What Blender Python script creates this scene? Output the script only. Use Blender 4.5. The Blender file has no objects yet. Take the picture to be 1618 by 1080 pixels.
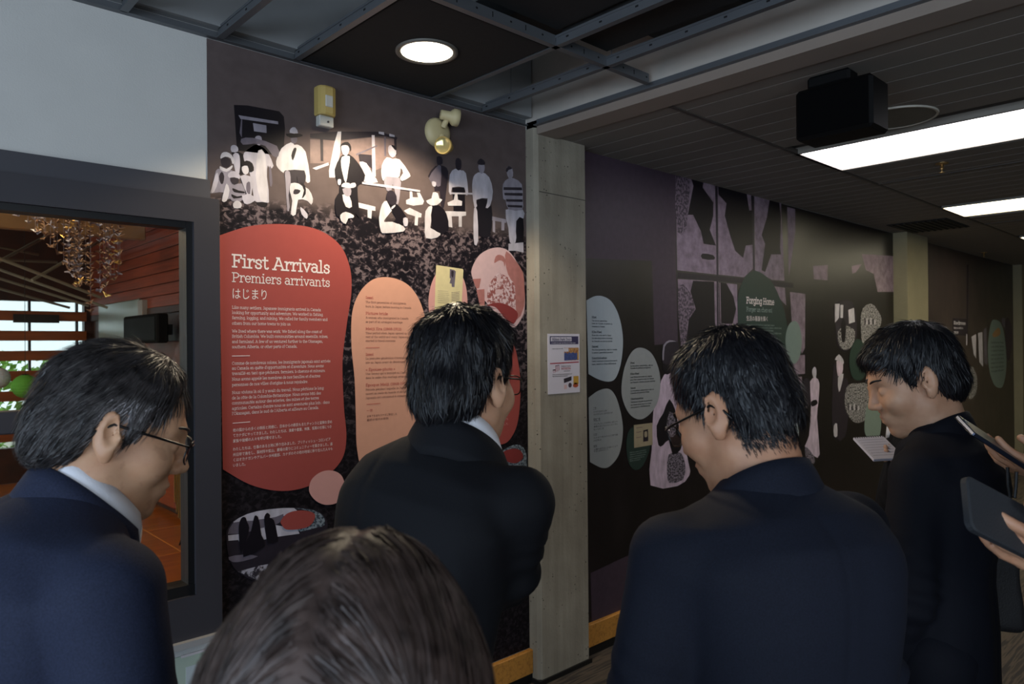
import bpy, bmesh, math, random
import numpy as np
from mathutils import Vector, Matrix
from mathutils.geometry import tessellate_polygon
random.seed(7); RNG = np.random.default_rng(7)
SC = bpy.context.scene
COL = SC.collection
PI = math.pi
# ------------------------------------------------------------------ camera
FPX = 1144.0; CAMH = 1.62
def _rot(y, p, r):
    cy, sy, cp, sp, cr, sr = math.cos(y), math.sin(y), math.cos(p), math.sin(p), math.cos(r), math.sin(r)
    return (np.array([[cr, -sr, 0], [sr, cr, 0], [0, 0, 1]]) @ np.array([[1, 0, 0], [0, cp, -sp], [0, sp, cp]])
            @ np.array([[cy, 0, sy], [0, 1, 0], [-sy, 0, cy]]))
CM = _rot(-.75175, -.00345, -.0081)
cam_data = bpy.data.cameras.new('camera'); cam = bpy.data.objects.new('camera', cam_data); COL.objects.link(cam)
cam_data.sensor_width = 36.0; cam_data.lens = FPX / 1618 * 36.0; cam_data.clip_start = .02; cam_data.clip_end = 200
_r = Vector((CM[0, 0], CM[0, 2], -CM[0, 1])); _d = Vector((CM[1, 0], CM[1, 2], -CM[1, 1])); _f = Vector((CM[2, 0], CM[2, 2], -CM[2, 1]))
cam.matrix_world = Matrix(((_r.x, -_d.x, -_f.x, 0), (_r.y, -_d.y, -_f.y, 0), (_r.z, -_d.z, -_f.z, CAMH), (0, 0, 0, 1)))
cam_data.dof.use_dof = True; cam_data.dof.focus_distance = 2.1; cam_data.dof.aperture_fstop = 7.0
SC.camera = cam
def ray(x, y):
    w = CM.T @ np.array([(x - 809) / FPX, (y - 540) / FPX, 1.0]); return np.array([w[0], w[2], -w[1]])
CAM0 = np.array([0, 0, CAMH])
def on_y(x, y, Y): d = ray(x, y); return CAM0 + d * (Y / d[1])
def on_x(x, y, X): d = ray(x, y); return CAM0 + d * (X / d[0])
def on_z(x, y, Z): d = ray(x, y); return CAM0 + d * ((Z - CAMH) / d[2])
def depth(x, y, z): return CAM0 + ray(x, y) * z
# ------------------------------------------------------------------ view, world, daylight
SC.view_settings.view_transform = 'Standard'; SC.view_settings.look = 'None'
SC.view_settings.exposure = 0.0; SC.view_settings.gamma = 1.0; SC.view_settings.use_curve_mapping = False
world = bpy.data.worlds.new('daylight'); SC.world = world; world.use_nodes = True
_n = world.node_tree.nodes; _l = world.node_tree.links
_n['Background'].inputs[0].default_value = (.80, .93, 1.0, 1); _n['Background'].inputs[1].default_value = 1.6
def area_light(name, loc, rot, sx, sy, power, color):
    L = bpy.data.lights.new(name, 'AREA'); L.shape = 'RECTANGLE'; L.size = sx; L.size_y = sy; L.energy = power; L.color = color
    o = bpy.data.objects.new(name, L); COL.objects.link(o); o.location = loc; o.rotation_euler = rot; return o
# daylight entering through the window wall on the left of the hall (the frame is built below)
area_light('window_daylight', (-3.55, -.9, 1.40), (0, math.radians(-90), 0), 1.5, 4.6, 128, (.60, .77, 1.0))
area_light('added_back_light', (-1.0, -4.42, 1.55), (math.radians(90), 0, 0), 3.1, 1.6, 62, (.78, .87, 1.0))  # fill light added behind the camera to brighten the faces, set as a window
# ------------------------------------------------------------------ materials
def lin(c): return c / 12.92 if c <= .04045 else ((c + .055) / 1.055) ** 2.4
def rgb(h):
    if isinstance(h, str):
        h = h.lstrip('#'); return tuple(lin(int(h[i:i + 2], 16) / 255) for i in (0, 2, 4)) + (1,)
    return tuple(h) + (1,) if len(h) == 3 else tuple(h)
MATS = {}
class NT:
    def __init__(s, m): s.t = m.node_tree; s.n = s.t.nodes; s.l = s.t.links; s.b = s.n.get('Principled BSDF')
    def add(s, typ, **kw):
        o = s.n.new(typ)
        for k, v in kw.items():
            if k.startswith('i_'): o.inputs[k[2:].replace('_', ' ')].default_value = v
            else: setattr(o, k, v)
        return o
    def link(s, a, b): s.l.new(a, b)
    def ramp(s, fac, stops, interp='LINEAR'):
        r = s.n.new('ShaderNodeValToRGB'); r.color_ramp.interpolation = interp
        e = r.color_ramp.elements
        while len(e) < len(stops): e.new(.5)
        for i, (p, c) in enumerate(stops): e[i].position = p; e[i].color = rgb(c)
        s.link(fac, r.inputs[0]); return r.outputs[0]
    def coords(s, scale=(1, 1, 1), kind='Object', rot=(0, 0, 0)):
        tc = s.n.new('ShaderNodeTexCoord'); mp = s.n.new('ShaderNodeMapping')
        mp.inputs['Scale'].default_value = scale; mp.inputs['Rotation'].default_value = rot
        s.link(tc.outputs[kind], mp.inputs[0]); return mp.outputs[0]
    def noise(s, vec, scale, detail=4, rough=.5, dist=0):
        n = s.n.new('ShaderNodeTexNoise'); n.inputs['Scale'].default_value = scale; n.inputs['Detail'].default_value = detail
        n.inputs['Roughness'].default_value = rough; n.inputs['Distortion'].default_value = dist
        s.link(vec, n.inputs['Vector']); return n.outputs['Fac']
    def bump(s, h, strength=.3, dist=.01):
        b = s.n.new('ShaderNodeBump'); b.inputs['Strength'].default_value = strength; b.inputs['Distance'].default_value = dist
        s.link(h, b.inputs['Height']); s.link(b.outputs[0], s.b.inputs['Normal'])
    def mix(s, fac, a, b):
        m = s.n.new('ShaderNodeMix'); m.data_type = 'RGBA'
        for sock, v in ((m.inputs[0], fac), (m.inputs[6], a), (m.inputs[7], b)):
            if hasattr(v, 'is_linked'): s.link(v, sock)
            else: sock.default_value = v if not isinstance(v, str) else rgb(v)
        return m.outputs[2]
    def math(s, op, a, b=0.0, c=None):
        m = s.n.new('ShaderNodeMath'); m.operation = op
        for i, v in enumerate((a, b) if c is None else (a, b, c)):
            if hasattr(v, 'is_linked'): s.link(v, m.inputs[i])
            else: m.inputs[i].default_value = v
        return m.outputs[0]
def mat(name, col='#808080', rough=.6, metal=0., var=.12, nscale=6., bump=0., bscale=60., spec=.5, emit=None, estr=0., stretch=(1, 1, 1), sheen=0.):
    if name in MATS: return MATS[name]
    m = bpy.data.materials.new(name); m.use_nodes = True; t = NT(m); c = rgb(col)
    v = t.coords(stretch)
    if var:
        a = tuple(x * (1 - var) for x in c[:3]); b = tuple(min(1, x * (1 + var)) for x in c[:3])
        t.link(t.ramp(t.noise(v, nscale), [(.3, a), (.7, b)]), t.b.inputs['Base Color'])
    else: t.b.inputs['Base Color'].default_value = c
    t.b.inputs['Roughness'].default_value = rough; t.b.inputs['Metallic'].default_value = metal
    t.b.inputs['Specular IOR Level'].default_value = spec
    if sheen: t.b.inputs['Sheen Weight'].default_value = sheen; t.b.inputs['Sheen Roughness'].default_value = .4
    if bump: t.bump(t.noise(v, bscale, 3), bump)
    if emit: t.b.inputs['Emission Color'].default_value = rgb(emit); t.b.inputs['Emission Strength'].default_value = estr
    MATS[name] = m; return m
# ------------------------------------------------------------------ mesh helpers
class MB:
    def __init__(s): s.v = []; s.f = []; s.mi = []; s.mats = []
    def _m(s, m):
        if m is None: return 0
        if m not in s.mats: s.mats.append(m)
        return s.mats.index(m)
    def add(s, vs, fs, m=None):
        o = len(s.v); s.v += [tuple(map(float, p)) for p in vs]; k = s._m(m)
        for f in fs: s.f.append(tuple(i + o for i in f)); s.mi.append(k)
        return s
    def box(s, x0, x1, y0, y1, z0, z1, m=None, M=None):
        vs = [(x, y, z) for z in (z0, z1) for y in (y0, y1) for x in (x0, x1)]
        if M is not None: vs = [tuple(M @ Vector(p)) for p in vs]
        return s.add(vs, [(0, 2, 3, 1), (4, 5, 7, 6), (0, 1, 5, 4), (2, 6, 7, 3), (0, 4, 6, 2), (1, 3, 7, 5)], m)
    def bevbox(s, x0, x1, y0, y1, z0, z1, b=.004, m=None, M=None):
        cx, cy, cz = (x0 + x1) / 2, (y0 + y1) / 2, (z0 + z1) / 2
        vs = []
        for (ax, (lo, hi)) in enumerate(((x0, x1), (y0, y1), (z0, z1))): pass
        idx = {}
        for sx in (0, 1):
            for sy in (0, 1):
                for sz in (0, 1):
                    p = ((x0, x1)[sx], (y0, y1)[sy], (z0, z1)[sz]); d = (1 - 2 * sx, 1 - 2 * sy, 1 - 2 * sz)
                    for a in range(3):
                        q = tuple(p[i] + (b * d[i] if i != a else 0) for i in range(3)); idx[(sx, sy, sz, a)] = len(vs); vs.append(q)
        if M is not None: vs = [tuple(M @ Vector(p)) for p in vs]
        fs = []
        for a in range(3):
            for sgn in (0, 1):
                o = [i for i in range(3) if i != a]
                quad = []
                for (u, w) in ((0, 0), (1, 0), (1, 1), (0, 1)):
                    k = [0, 0, 0]; k[a] = sgn; k[o[0]] = u; k[o[1]] = w; quad.append(idx[(k[0], k[1], k[2], a)])
                fs.append(quad)
        for a in range(3):
            o = [i for i in range(3) if i != a]
            for u in (0, 1):
                for w in (0, 1):
                    k0 = [0, 0, 0]; k0[o[0]] = u; k0[o[1]] = w; k1 = list(k0); k1[a] = 1
                    fs.append([idx[(*k0, o[0])], idx[(*k1, o[0])], idx[(*k1, o[1])], idx[(*k0, o[1])]])
        for sx in (0, 1):
            for sy in (0, 1):
                for sz in (0, 1): fs.append([idx[(sx, sy, sz, a)] for a in range(3)])
        return s.add(vs, fs, m)
    def tube(s, pts, r, n=10, m=None, cap=True):
        pts = [Vector(p) for p in pts]; rr = r if isinstance(r, (list, tuple)) else [r] * len(pts)
        vs = []; fs = []; up = None
        for i, p in enumerate(pts):
            t = (pts[min(i + 1, len(pts) - 1)] - pts[max(i - 1, 0)]).normalized()
            if up is None:
                up = Vector((0, 0, 1)) if abs(t.z) < .9 else Vector((1, 0, 0))
            a = t.cross(up).normalized(); b = a.cross(t).normalized(); up = b
            for k in range(n):
                th = 2 * PI * k / n; vs.append(p + (a * math.cos(th) + b * math.sin(th)) * rr[i])
        for i in range(len(pts) - 1):
            for k in range(n):
                k2 = (k + 1) % n; fs.append((i * n + k, i * n + k2, (i + 1) * n + k2, (i + 1) * n + k))
        if cap: fs.append(tuple(range(n))[::-1]); fs.append(tuple((len(pts) - 1) * n + k for k in range(n)))
        return s.add(vs, fs, m)
    def lathe(s, prof, n=24, m=None, M=None):
        vs = []; fs = []
        for (r, z) in prof:
            for k in range(n): th = 2 * PI * k / n; vs.append(Vector((r * math.cos(th), r * math.sin(th), z)))
        if M is not None: vs = [M @ p for p in vs]
        for i in range(len(prof) - 1):
            for k in range(n):
                k2 = (k + 1) % n; fs.append((i * n + k, i * n + k2, (i + 1) * n + k2, (i + 1) * n + k))
        return s.add(vs, fs, m)
    def build(s, name, m=None, parent=None, smooth=False, label=None, cat=None, group=None, kind=None, loc=None):
        me = bpy.data.meshes.new(name)
        vs = s.v
        if loc is not None: vs = [(a - loc[0], b - loc[1], c - loc[2]) for a, b, c in vs]
        me.from_pydata(vs, [], s.f)
        if s.mats:
            for q in s.mats: me.materials.append(q)
            me.polygons.foreach_set('material_index', s.mi)
        elif m: me.materials.append(m)
        if smooth: me.polygons.foreach_set('use_smooth', [True] * len(s.f))
        me.update()
        return link(name, me, parent, label, cat, group, kind, loc)
def tag(o, label=None, cat=None, group=None, kind=None):
    if label: o['label'] = label
    if cat: o['category'] = cat
    if group: o['group'] = group
    if kind: o['kind'] = kind
    return o
def link(name, me, parent=None, label=None, cat=None, group=None, kind=None, loc=None):
    o = bpy.data.objects.new(name, me); COL.objects.link(o)
    if parent is not None: o.parent = parent
    if loc is not None: o.location = loc
    return tag(o, label, cat, group, kind)
def empty(name, loc, label, cat, group=None):
    o = bpy.data.objects.new(name, None); COL.objects.link(o); o.location = loc; o.empty_display_size = .1
    return tag(o, label, cat, group)
def rel(o, root):        # keep a world-placed mesh where it is while parenting it to a moved root
    o.parent = root; o.matrix_parent_inverse = Matrix.Translation(-Vector(root.location)); return o
# ================================================================== the hall: walls, floor, ceilings
WY = 2.505                 # face of the mural wall
ZG = 2.675                 # open ceiling grid
ZC = 2.63                  # slatted ceiling
def m_concrete():
    m = bpy.data.materials.new('board_marked_concrete'); m.use_nodes = True; t = NT(m)
    v = t.coords((1, 1, 1)); vs = t.coords((9, 9, .5))
    base = t.ramp(t.noise(vs, 3, 5, .6), [(.25, '#756d5f'), (.75, '#a29a89')])
    blot = t.ramp(t.noise(v, 5, 4), [(.35, '#877f70'), (.7, '#a8a08f')])
    c = t.mix(.5, base, blot)
    vor = t.add('ShaderNodeTexVoronoi', i_Scale=42.0); t.link(v, vor.inputs['Vector'])
    pits = t.ramp(vor.outputs['Distance'], [(.10, '#3a3833'), (.17, '#ffffff')])
    pick = t.ramp(t.noise(v, 9, 2), [(.52, '#ffffff'), (.56, '#000000')])
    pm = t.n.new('ShaderNodeMix'); pm.data_type = 'RGBA'; pm.blend_type = 'MULTIPLY'
    inv = t.add('ShaderNodeInvert'); t.link(pick, inv.inputs[1]); t.link(inv.outputs[0], pm.inputs[0])
    t.link(c, pm.inputs[6]); t.link(pits, pm.inputs[7])
    t.link(pm.outputs[2], t.b.inputs['Base Color']); t.b.inputs['Roughness'].default_value = .85
    t.bump(t.math('ADD', t.noise(v, 70, 4), t.math('MULTIPLY', t.noise(vs, 4, 3), .8)), .35, .006)
    return m
CONC = m_concrete()
def m_carpet():
    m = bpy.data.materials.new('striped_carpet'); m.use_nodes = True; t = NT(m)
    v = t.coords((1, 14, 1)); w = t.coords()
    a = t.ramp(t.noise(v, 3.2, 3), [(.38, '#3a332c'), (.5, '#54493d'), (.62, '#2f2a26')], 'EASE')
    t.link(a, t.b.inputs['Base Color']); t.b.inputs['Roughness'].default_value = .95; t.bump(t.noise(w, 400, 2), .4, .004); return m
CARPET = m_carpet()
def m_wood(name, a, b, scale=(1, 1, 1), rough=.5):
    if name in MATS: return MATS[name]
    m = bpy.data.materials.new(name); m.use_nodes = True; t = NT(m); v = t.coords(scale)
    t.link(t.ramp(t.noise(v, 5, 5, .6, .4), [(.3, a), (.7, b)]), t.b.inputs['Base Color']); t.b.inputs['Roughness'].default_value = rough
    MATS[name] = m; return m
WHITEW = mat('white_painted_wall', '#d3d1cc', .8, var=.03, bump=.08, bscale=180)
GREYP = mat('grey_plenum_wall', '#8f9090', .9, var=.15, nscale=2)
CHAR = mat('charcoal_metal_frame', '#3d3b40', .45, var=.05, spec=.4)
CHAR2 = mat('black_gasket', '#141314', .5, var=0)
BLACKB = mat('black_rubber_base', '#101010', .5, var=0)
# floor
MB().box(-3.7, 12.6, -4.5, 2.60, -.1, 0).build('floor', CARPET, kind='structure')
# front wall around the window, behind the murals and above into the plenum
wf = MB()
WX0, WX1, WZ0, WZ1 = -1.4, .925, .66, 2.10      # window opening
wf.box(-3.7, 12.6, WY, WY + .12, WZ1 + .0, 3.35, WHITEW).box(-3.7, WX0, WY, WY + .12, 0, WZ1, WHITEW)
wf.box(WX0, WX1, WY, WY + .12, 0, WZ0, WHITEW).box(WX1, 12.6, WY, WY + .12, 0, WZ1, WHITEW)
wf.build('wall_front', kind='structure')
# dim side and back walls behind the camera, with the window the daylight comes through
DARKW = mat('taupe_painted_wall', '#6c655c', .85, var=.05)
wl = MB()
wl.box(-3.75, -3.62, -4.5, 2.6, 0, .65, DARKW).box(-3.75, -3.62, -4.5, 2.6, 2.45, 3.35, DARKW).box(-3.75, -3.62, -4.5, -3.25, .65, 2.45, DARKW).box(-3.75, -3.62, 1.45, 2.6, .65, 2.45, DARKW)
wl.build('wall_left', kind='structure')
MB().box(-3.75, -2.6, -4.6, -4.5, 0, 3.35).box(.6, 12.6, -4.6, -4.5, 0, 3.35).box(-2.6, .6, -4.6, -4.5, 0, .7).box(-2.6, .6, -4.6, -4.5, 2.4, 3.35).build('wall_back', DARKW, kind='structure')
MB().box(11.75, 11.9, -4.5, WY, 0, 3.35).build('wall_right', mat('olive_painted_wall', '#8d8564', .85, var=.05), kind='structure')
# unseen second window, added in the back wall to frame the back fill light
MB().box(-2.6, .6, -4.50, -4.46, .7, .75).box(-2.6, .6, -4.50, -4.46, 2.35, 2.40).box(-2.6, -2.55, -4.50, -4.46, .7, 2.4).box(.55, .6, -4.50, -4.46, .7, 2.4).build('added_window_5', CHAR, kind='structure')
win = empty('window_2', (-3.68, -.9, .65), 'wide window wall behind the visitors', 'window'); win['kind'] = 'structure'; del win['category']; del win['label']
fr = MB()
for y in (-3.25, -1.7, -.15, 1.40): fr.box(-3.70, -3.64, y, y + .05, .65, 2.45)
fr.box(-3.70, -3.64, -3.25, 1.45, .65, .70).box(-3.70, -3.64, -3.25, 1.45, 2.40, 2.45)
rel(fr.build('window_frame', CHAR), win)
# ---------------- pillars
p = MB()
PX0, PX1, PYF = 2.44, 2.80, 2.434
ch = .018
prof = [(PX0, WY + .05), (PX0, PYF + ch), (PX0 + ch, PYF), (PX1 - ch * .4, PYF), (PX1, PYF + ch * .4), (PX1, WY + .05)]
vs = [(x, y, z) for z in (0, 2.655) for x, y in prof]; n = len(prof)
p.add(vs, [(i, i + 1, n + i + 1, n + i) for i in range(n - 1)] + [tuple(range(n, 2 * n))])
p.build('trim_1', CONC, kind='structure')
jn = MB().box(PX0 + .02, PX1, PYF - .0015, PYF + .01, 2.348, 2.352); jn.build('trim_2', mat('formwork_joint', '#4a473f', .9, var=0), kind='structure')
p = MB(); x0, x1 = 7.22, 7.78
p.box(x0, x1, 2.38, WY + .05, 0, ZC + .02); p.build('trim_3', mat('beige_column', '#8d8469', .85, var=.06, bump=.15), kind='structure')
p = MB().box(11.55, 11.75, 2.40, WY + .05, 0, ZC + .02); p.build('trim_4', MATS['beige_column'], kind='structure')
# ---------------- baseboards (particle board skirting above a black rubber base)
def m_ply():
    m = bpy.data.materials.new('orange_particle_board'); m.use_nodes = True; t = NT(m); v = t.coords()
    t.link(t.ramp(t.noise(v, 60, 5, .7), [(.3, '#a06a2a'), (.55, '#c98c3c'), (.75, '#b87a31')]), t.b.inputs['Base Color'])
    t.b.inputs['Roughness'].default_value = .65; return m
PLY = m_ply()
MB().bevbox(.95, PX0, 2.478, WY, .045, .158, .003).build('baseboard_front', PLY, kind='structure')
MB().bevbox(PX1, 7.22, 2.478, WY, .045, .162, .003).build('baseboard_middle', PLY, kind='structure')
MB().bevbox(7.78, 11.55, 2.478, WY, .045, .162, .003).build('baseboard_far', PLY, kind='structure')
b = MB().box(.95, PX0, 2.484, WY, 0, .045).box(PX0 - .008, PX1 + .008, 2.425, WY, 0, .022).box(PX1, 7.22, 2.484, WY, 0, .045).box(7.78, 11.75, 2.484, WY, 0, .045)
b.build('trim_5', BLACKB, kind='structure')
# ---------------- slatted ceiling on the right
SLAT = mat('ceiling_slat_grey', '#7d756d', .7, var=.05, nscale=3)
LIP = mat('ceiling_slat_edge', '#a89f96', .5, var=0)
VOID = mat('plenum_black', '#0b0b0c', .9, var=0)
ceil = MB().box(2.45, 11.8, -4.5, WY, ZC + .03, ZC + .06).build('ceiling', mat('ceiling_backing', '#4c4742', .9, var=0), kind='structure')
XL = [2.585, 2.70]
while XL[-1] < 11.6: XL.append(XL[-1] + .1525)
LIGHTS = [(3.785, 4.325), (6.15, 6.70), (8.50, 9.05)]
LY0, LY1 = .56, 1.775
def slat_mesh(w, L):
    g = MB(); g.box(.004, w - .004, 0, L, 0, .02, SLAT).box(-.001, .004, 0, L, .0035, .02, LIP)
    me = bpy.data.meshes.new('ceiling_slat'); me.from_pydata(g.v, [], g.f)
    for q in g.mats: me.materials.append(q)
    me.polygons.foreach_set('material_index', g.mi); return me
SM = {}
for i in range(len(XL) - 1):
    a, bb = XL[i], XL[i + 1]
    hit = [L for L in LIGHTS if bb > L[0] - .02 and a < L[1] + .02]
    segs = [(1.795, WY)] + ([(-4.4, LY0 - .02)] if hit else [(-4.4, 1.775)])
    if hit: a2, b2 = a, bb
    for (y0, y1) in segs:
        key = (round(bb - a, 4), round(y1 - y0, 4))
        if key not in SM: SM[key] = slat_mesh(bb - a, y1 - y0)
        link('ceiling_slat', SM[key], ceil, loc=(a, y0, ZC))
tb = MB().box(2.585, 11.6, 1.776, 1.794, ZC - .004, ZC + .02)
for L in LIGHTS: tb.box(L[1] + .56, L[1] + .578, -4.4, 1.776, ZC - .005, ZC + .012)
tb.build('ceiling_runner', mat('ceiling_runner_dark', '#4b443f', .6, var=0), ceil)
# soffit of the bulkhead that carries the slats
sf = MB().box(2.45, 2.585, -4.5, PYF + .0, 2.622, 2.66, mat('bulkhead_soffit', '#8c7f74', .85, var=.05))
sf.box(2.45, 2.60, -4.5, WY, 2.66, 3.3, mat('bulkhead_plaster', '#b3aca3', .85, var=.05))
sf.build('trim_6', kind='structure')
# ---------------- open grid on the left, slab and plenum above
MB().box(-3.7, 12.6, -4.5, 2.6, 3.32, 3.45).build('ceiling_slab', GREYP, kind='structure')
GRID = mat('galvanised_tee', '#6f7276', .5, .6, var=.06)
HOLE = mat('punched_hole', '#0a0a0a', .9, var=0)
grid = empty('ceiling_grid', (1.6, 1.8, ZG), 'open metal tee grid of the unfinished ceiling with missing tiles', 'ceiling grid')
def tee_y(x, y0, y1, h=.038, w=.024):
    g = MB().box(x - w / 2, x + w / 2, y0, y1, ZG - .002, ZG + .001, GRID).box(x - .004, x + .004, y0, y1, ZG, ZG + h, GRID)
    g.box(x - .007, x + .007, y0, y1, ZG + h - .008, ZG + h, GRID)
    k = y0 + .1
    while k < y1: g.box(x - .0046, x + .0046, k, k + .012, ZG + .017, ZG + .023, HOLE); k += .15
    rel(g.build('tee_bar'), grid)
def tee_x(y, x0, x1, h=.04, w=.024):
    g = MB().box(x0, x1, y - w / 2, y + w / 2, ZG - .002, ZG + .001, GRID).box(x0, x1, y - .004, y + .004, ZG, ZG + h, GRID)
    k = x0 + .05
    while k < x1:
        g.box(k, k + .008, y - .0046, y + .0046, ZG + .02, ZG + .026, HOLE).box(k + .07, k + .074, y - .0046, y + .0046, ZG + .014, ZG + .032, HOLE); k += .15
    rel(g.build('tee_bar'), grid)
for x in (-1.0, -.4, .20, .665, .965, 1.245, 1.875, 2.155): tee_y(x, -2.6 if x > 1 else -1.0, WY - .02)
for y in (1.765, .545, -.675): tee_x(y, -2.0, 2.42)
an = MB().box(-3.6, PX0, WY - .024, WY, ZG - .002, ZG, GRID).box(-3.6, PX0, WY - .003, WY, ZG, ZG + .028, GRID)
rel(an.build('wall_angle'), grid)
an = MB().box(2.425, 2.45, -4.4, PYF, ZG - .016, ZG - .012, GRID).box(2.447, 2.45, -4.4, PYF, ZG - .014, ZG + .016, GRID)
rel(an.build('wall_angle'), grid)
for (x, y, lab) in ((1.245, 1.50, 'hanger wire above the long black tile'), (1.875, 2.0, 'hanger wire right of the downlight tile'), (2.155, 1.74, 'hanger wire at the tee junction beside the bulkhead'), (2.155, 2.30, 'hanger wire close to the concrete pillar')):
    MB().tube([(x, y, ZG + .042), (x + .004, y, 2.9), (x, y + .004, 3.318)], .0018, 5).build('hanger_wire', GRID, label=lab, cat='wire', group='hanger wires of the ceiling grid')
tile = MB().bevbox(1.265, 1.862, 1.785, 2.478, ZG + .002, ZG + .018, .003)
BLKT = mat('black_acoustic_tile', '#161514', .9, var=.2, nscale=60)
tile.build('ceiling_tile', BLKT, label='black acoustic ceiling tile that carries the round downlight', cat='ceiling tile')
for (a, b_, c, d, lab) in ((1.89, 2.14, 1.15, 1.75, 'black ceiling tile next to the grid junction above the concrete pillar'), (1.265, 1.862, .56, 1.745, 'long black ceiling tile on the camera side of the downlight tile')):
    MB().bevbox(a, b_, c, d, ZG + .05, ZG + .066, .003).build('ceiling_tile', BLKT, label=lab, cat='ceiling tile')
DUCT = mat('black_duct', '#0d0d0e', .7, var=0)
dk = MB().bevbox(1.62, 2.40, .9, 1.70, 2.82, 3.10, .01).box(1.86, 2.22, 1.70, 2.2, 2.86, 2.98).box(1.60, 2.41, 1.28, 1.31, 2.80, 3.12)
dk.build('air_duct', DUCT, label='black air duct above the open ceiling grid beside the bulkhead', cat='duct')
MB().box(.1, 2.44, 2.46, WY, ZG + .03, 3.32).build('trim_7', GREYP, kind='structure')
# ---------------- downlight
DLX, DLY = 1.56, 2.105
dl = empty('downlight', (DLX, DLY, ZG), 'round recessed downlight glowing in the black ceiling tile', 'light')
def circ_prof(prof, name, m, root, n=40): rel(MB().lathe(prof, n, M=Matrix.Translation((DLX, DLY, 0))).build(name, m, smooth=True), root)
circ_prof([(.112, ZG + .003), (.112, ZG - .004), (.104, ZG - .006), (.094, ZG - .003), (.092, ZG + .0015)], 'trim_ring', mat('downlight_trim', '#6b675f', .5, var=0), dl)
circ_prof([(.0, ZG - .0012), (.095, ZG - .0012), (.095, ZG + .0005)], 'lens', mat('downlight_lens', '#ffffff', .5, var=0, emit='#fff1d6', estr=6.0), dl)
sl = bpy.data.lights.new('downlight_beam', 'SPOT'); sl.energy = 50; sl.color = (1.0, .83, .60); sl.spot_size = math.radians(132); sl.spot_blend = .25; sl.shadow_soft_size = .06
so = bpy.data.objects.new('downlight_beam', sl); COL.objects.link(so); so.location = (DLX, DLY, ZG - .03)
# ---------------- fluorescent panels
for i, (a, b_) in enumerate(LIGHTS):
    lab = ('large bright ceiling light panel beside the black loudspeaker', 'second ceiling light panel, beyond the sprinkler head', 'farthest small ceiling light panel near the end of the corridor')[i]
    t = empty('ceiling_light', ((a + b_) / 2, (LY0 + LY1) / 2, ZC), lab, 'light', 'ceiling light panels')
    g = MB().box(a - .02, a, LY0 - .02, LY1 + .02, ZC - .004, ZC + .03).box(b_, b_ + .02, LY0 - .02, LY1 + .02, ZC - .004, ZC + .03)
    g.box(a, b_, LY0 - .02, LY0, ZC - .004, ZC + .03).box(a, b_, LY1, LY1 + .02, ZC - .004, ZC + .03)
    rel(g.build('frame', mat('light_frame', '#8a847a', .5, var=0)), t)
    em = mat('light_diffuser_cool' if i == 0 else 'light_diffuser_warm', '#ffffff', .5, var=0, emit='#fdfaff' if i == 0 else '#fff4d2', estr=(7.0, 12.0)[i > 0])
    rel(MB().box(a, b_, LY0, LY1, ZC + .002, ZC + .012).build('diffuser', em), t)
# ---------------- vent, round grille, sprinklers, loudspeaker
vt = empty('air_vent', (6.97, 2.12, ZC), 'dark rectangular slotted air vent in the slatted ceiling', 'vent')
g = MB().box(6.66, 7.31, 1.90, 2.36, ZC - .006, ZC + .0, VOID); rel(g.build('backing'), vt)
sl_me = None
for k in range(9):
    y = 1.915 + k * .05
    rel(MB().box(6.67, 7.30, y, y + .016, ZC - .012, ZC - .006).build('vent_slat', mat('vent_slat_dark', '#1c1a18', .6, var=0)), vt)
rg = empty('round_speaker_grille', (3.50, 1.20, ZC), 'flat round ceiling loudspeaker grille behind the black box speaker', 'speaker grille')
T = Matrix.Translation((3.50, 1.20, 0))
rel(MB().lathe([(0, ZC - .003), (.163, ZC - .004)], 40, M=T).build('grille', mat('grille_grey', '#6f6b60', .7, var=.1, nscale=200)), rg)
rel(MB().lathe([(.163, ZC - .001), (.163, ZC - .007), (.172, ZC - .007), (.174, ZC)], 40, M=T).build('rim', mat('grille_rim', '#b9b3a6', .4, var=0)), rg)
def sprinkler(x, y, lab):
    t = empty('fire_sprinkler', (x, y, ZC), lab, 'sprinkler', 'ceiling sprinklers'); T = Matrix.Translation((x, y, ZC)); br = mat('sprinkler_brass', '#a8895a', .35, .8, var=0)
    rel(MB().lathe([(.034, 0), (.034, -.004), (.012, -.009), (.0, -.009)], 20, M=T).build('escutcheon', br, smooth=True), t)
    rel(MB().lathe([(.009, -.004), (.009, -.03), (.013, -.032), (.005, -.036), (.004, -.052)], 12, M=T).build('body', br, smooth=True), t)
    rel(MB().lathe([(0, -.052), (.016, -.053), (.016, -.055), (0, -.056)], 16, M=T).build('deflector', br), t)
sprinkler(4.60, 1.33, 'small brass sprinkler head beside the largest light panel')
sprinkler(9.62, 2.36, 'distant sprinkler head near the far mural')
SPK = mat('black_speaker_plastic', '#060607', .6, var=.1, spec=.2)
sp = empty('loudspeaker', (2.70, 1.14, ZC), 'black box loudspeaker hanging from the slatted ceiling by a bracket', 'loudspeaker')
rel(MB().bevbox(2.70, 2.86, 1.0, 1.285, 2.39, 2.583, .012).build('cabinet', SPK), sp)
rel(MB().bevbox(2.695, 2.70, 1.012, 1.272, 2.402, 2.570, .002).build('grille', mat('speaker_cloth', '#050506', .95, var=0, spec=.1)), sp)
rel(MB().bevbox(2.715, 2.80, 1.085, 1.245, 2.58, ZC, .01).build('bracket', SPK), sp)
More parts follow.
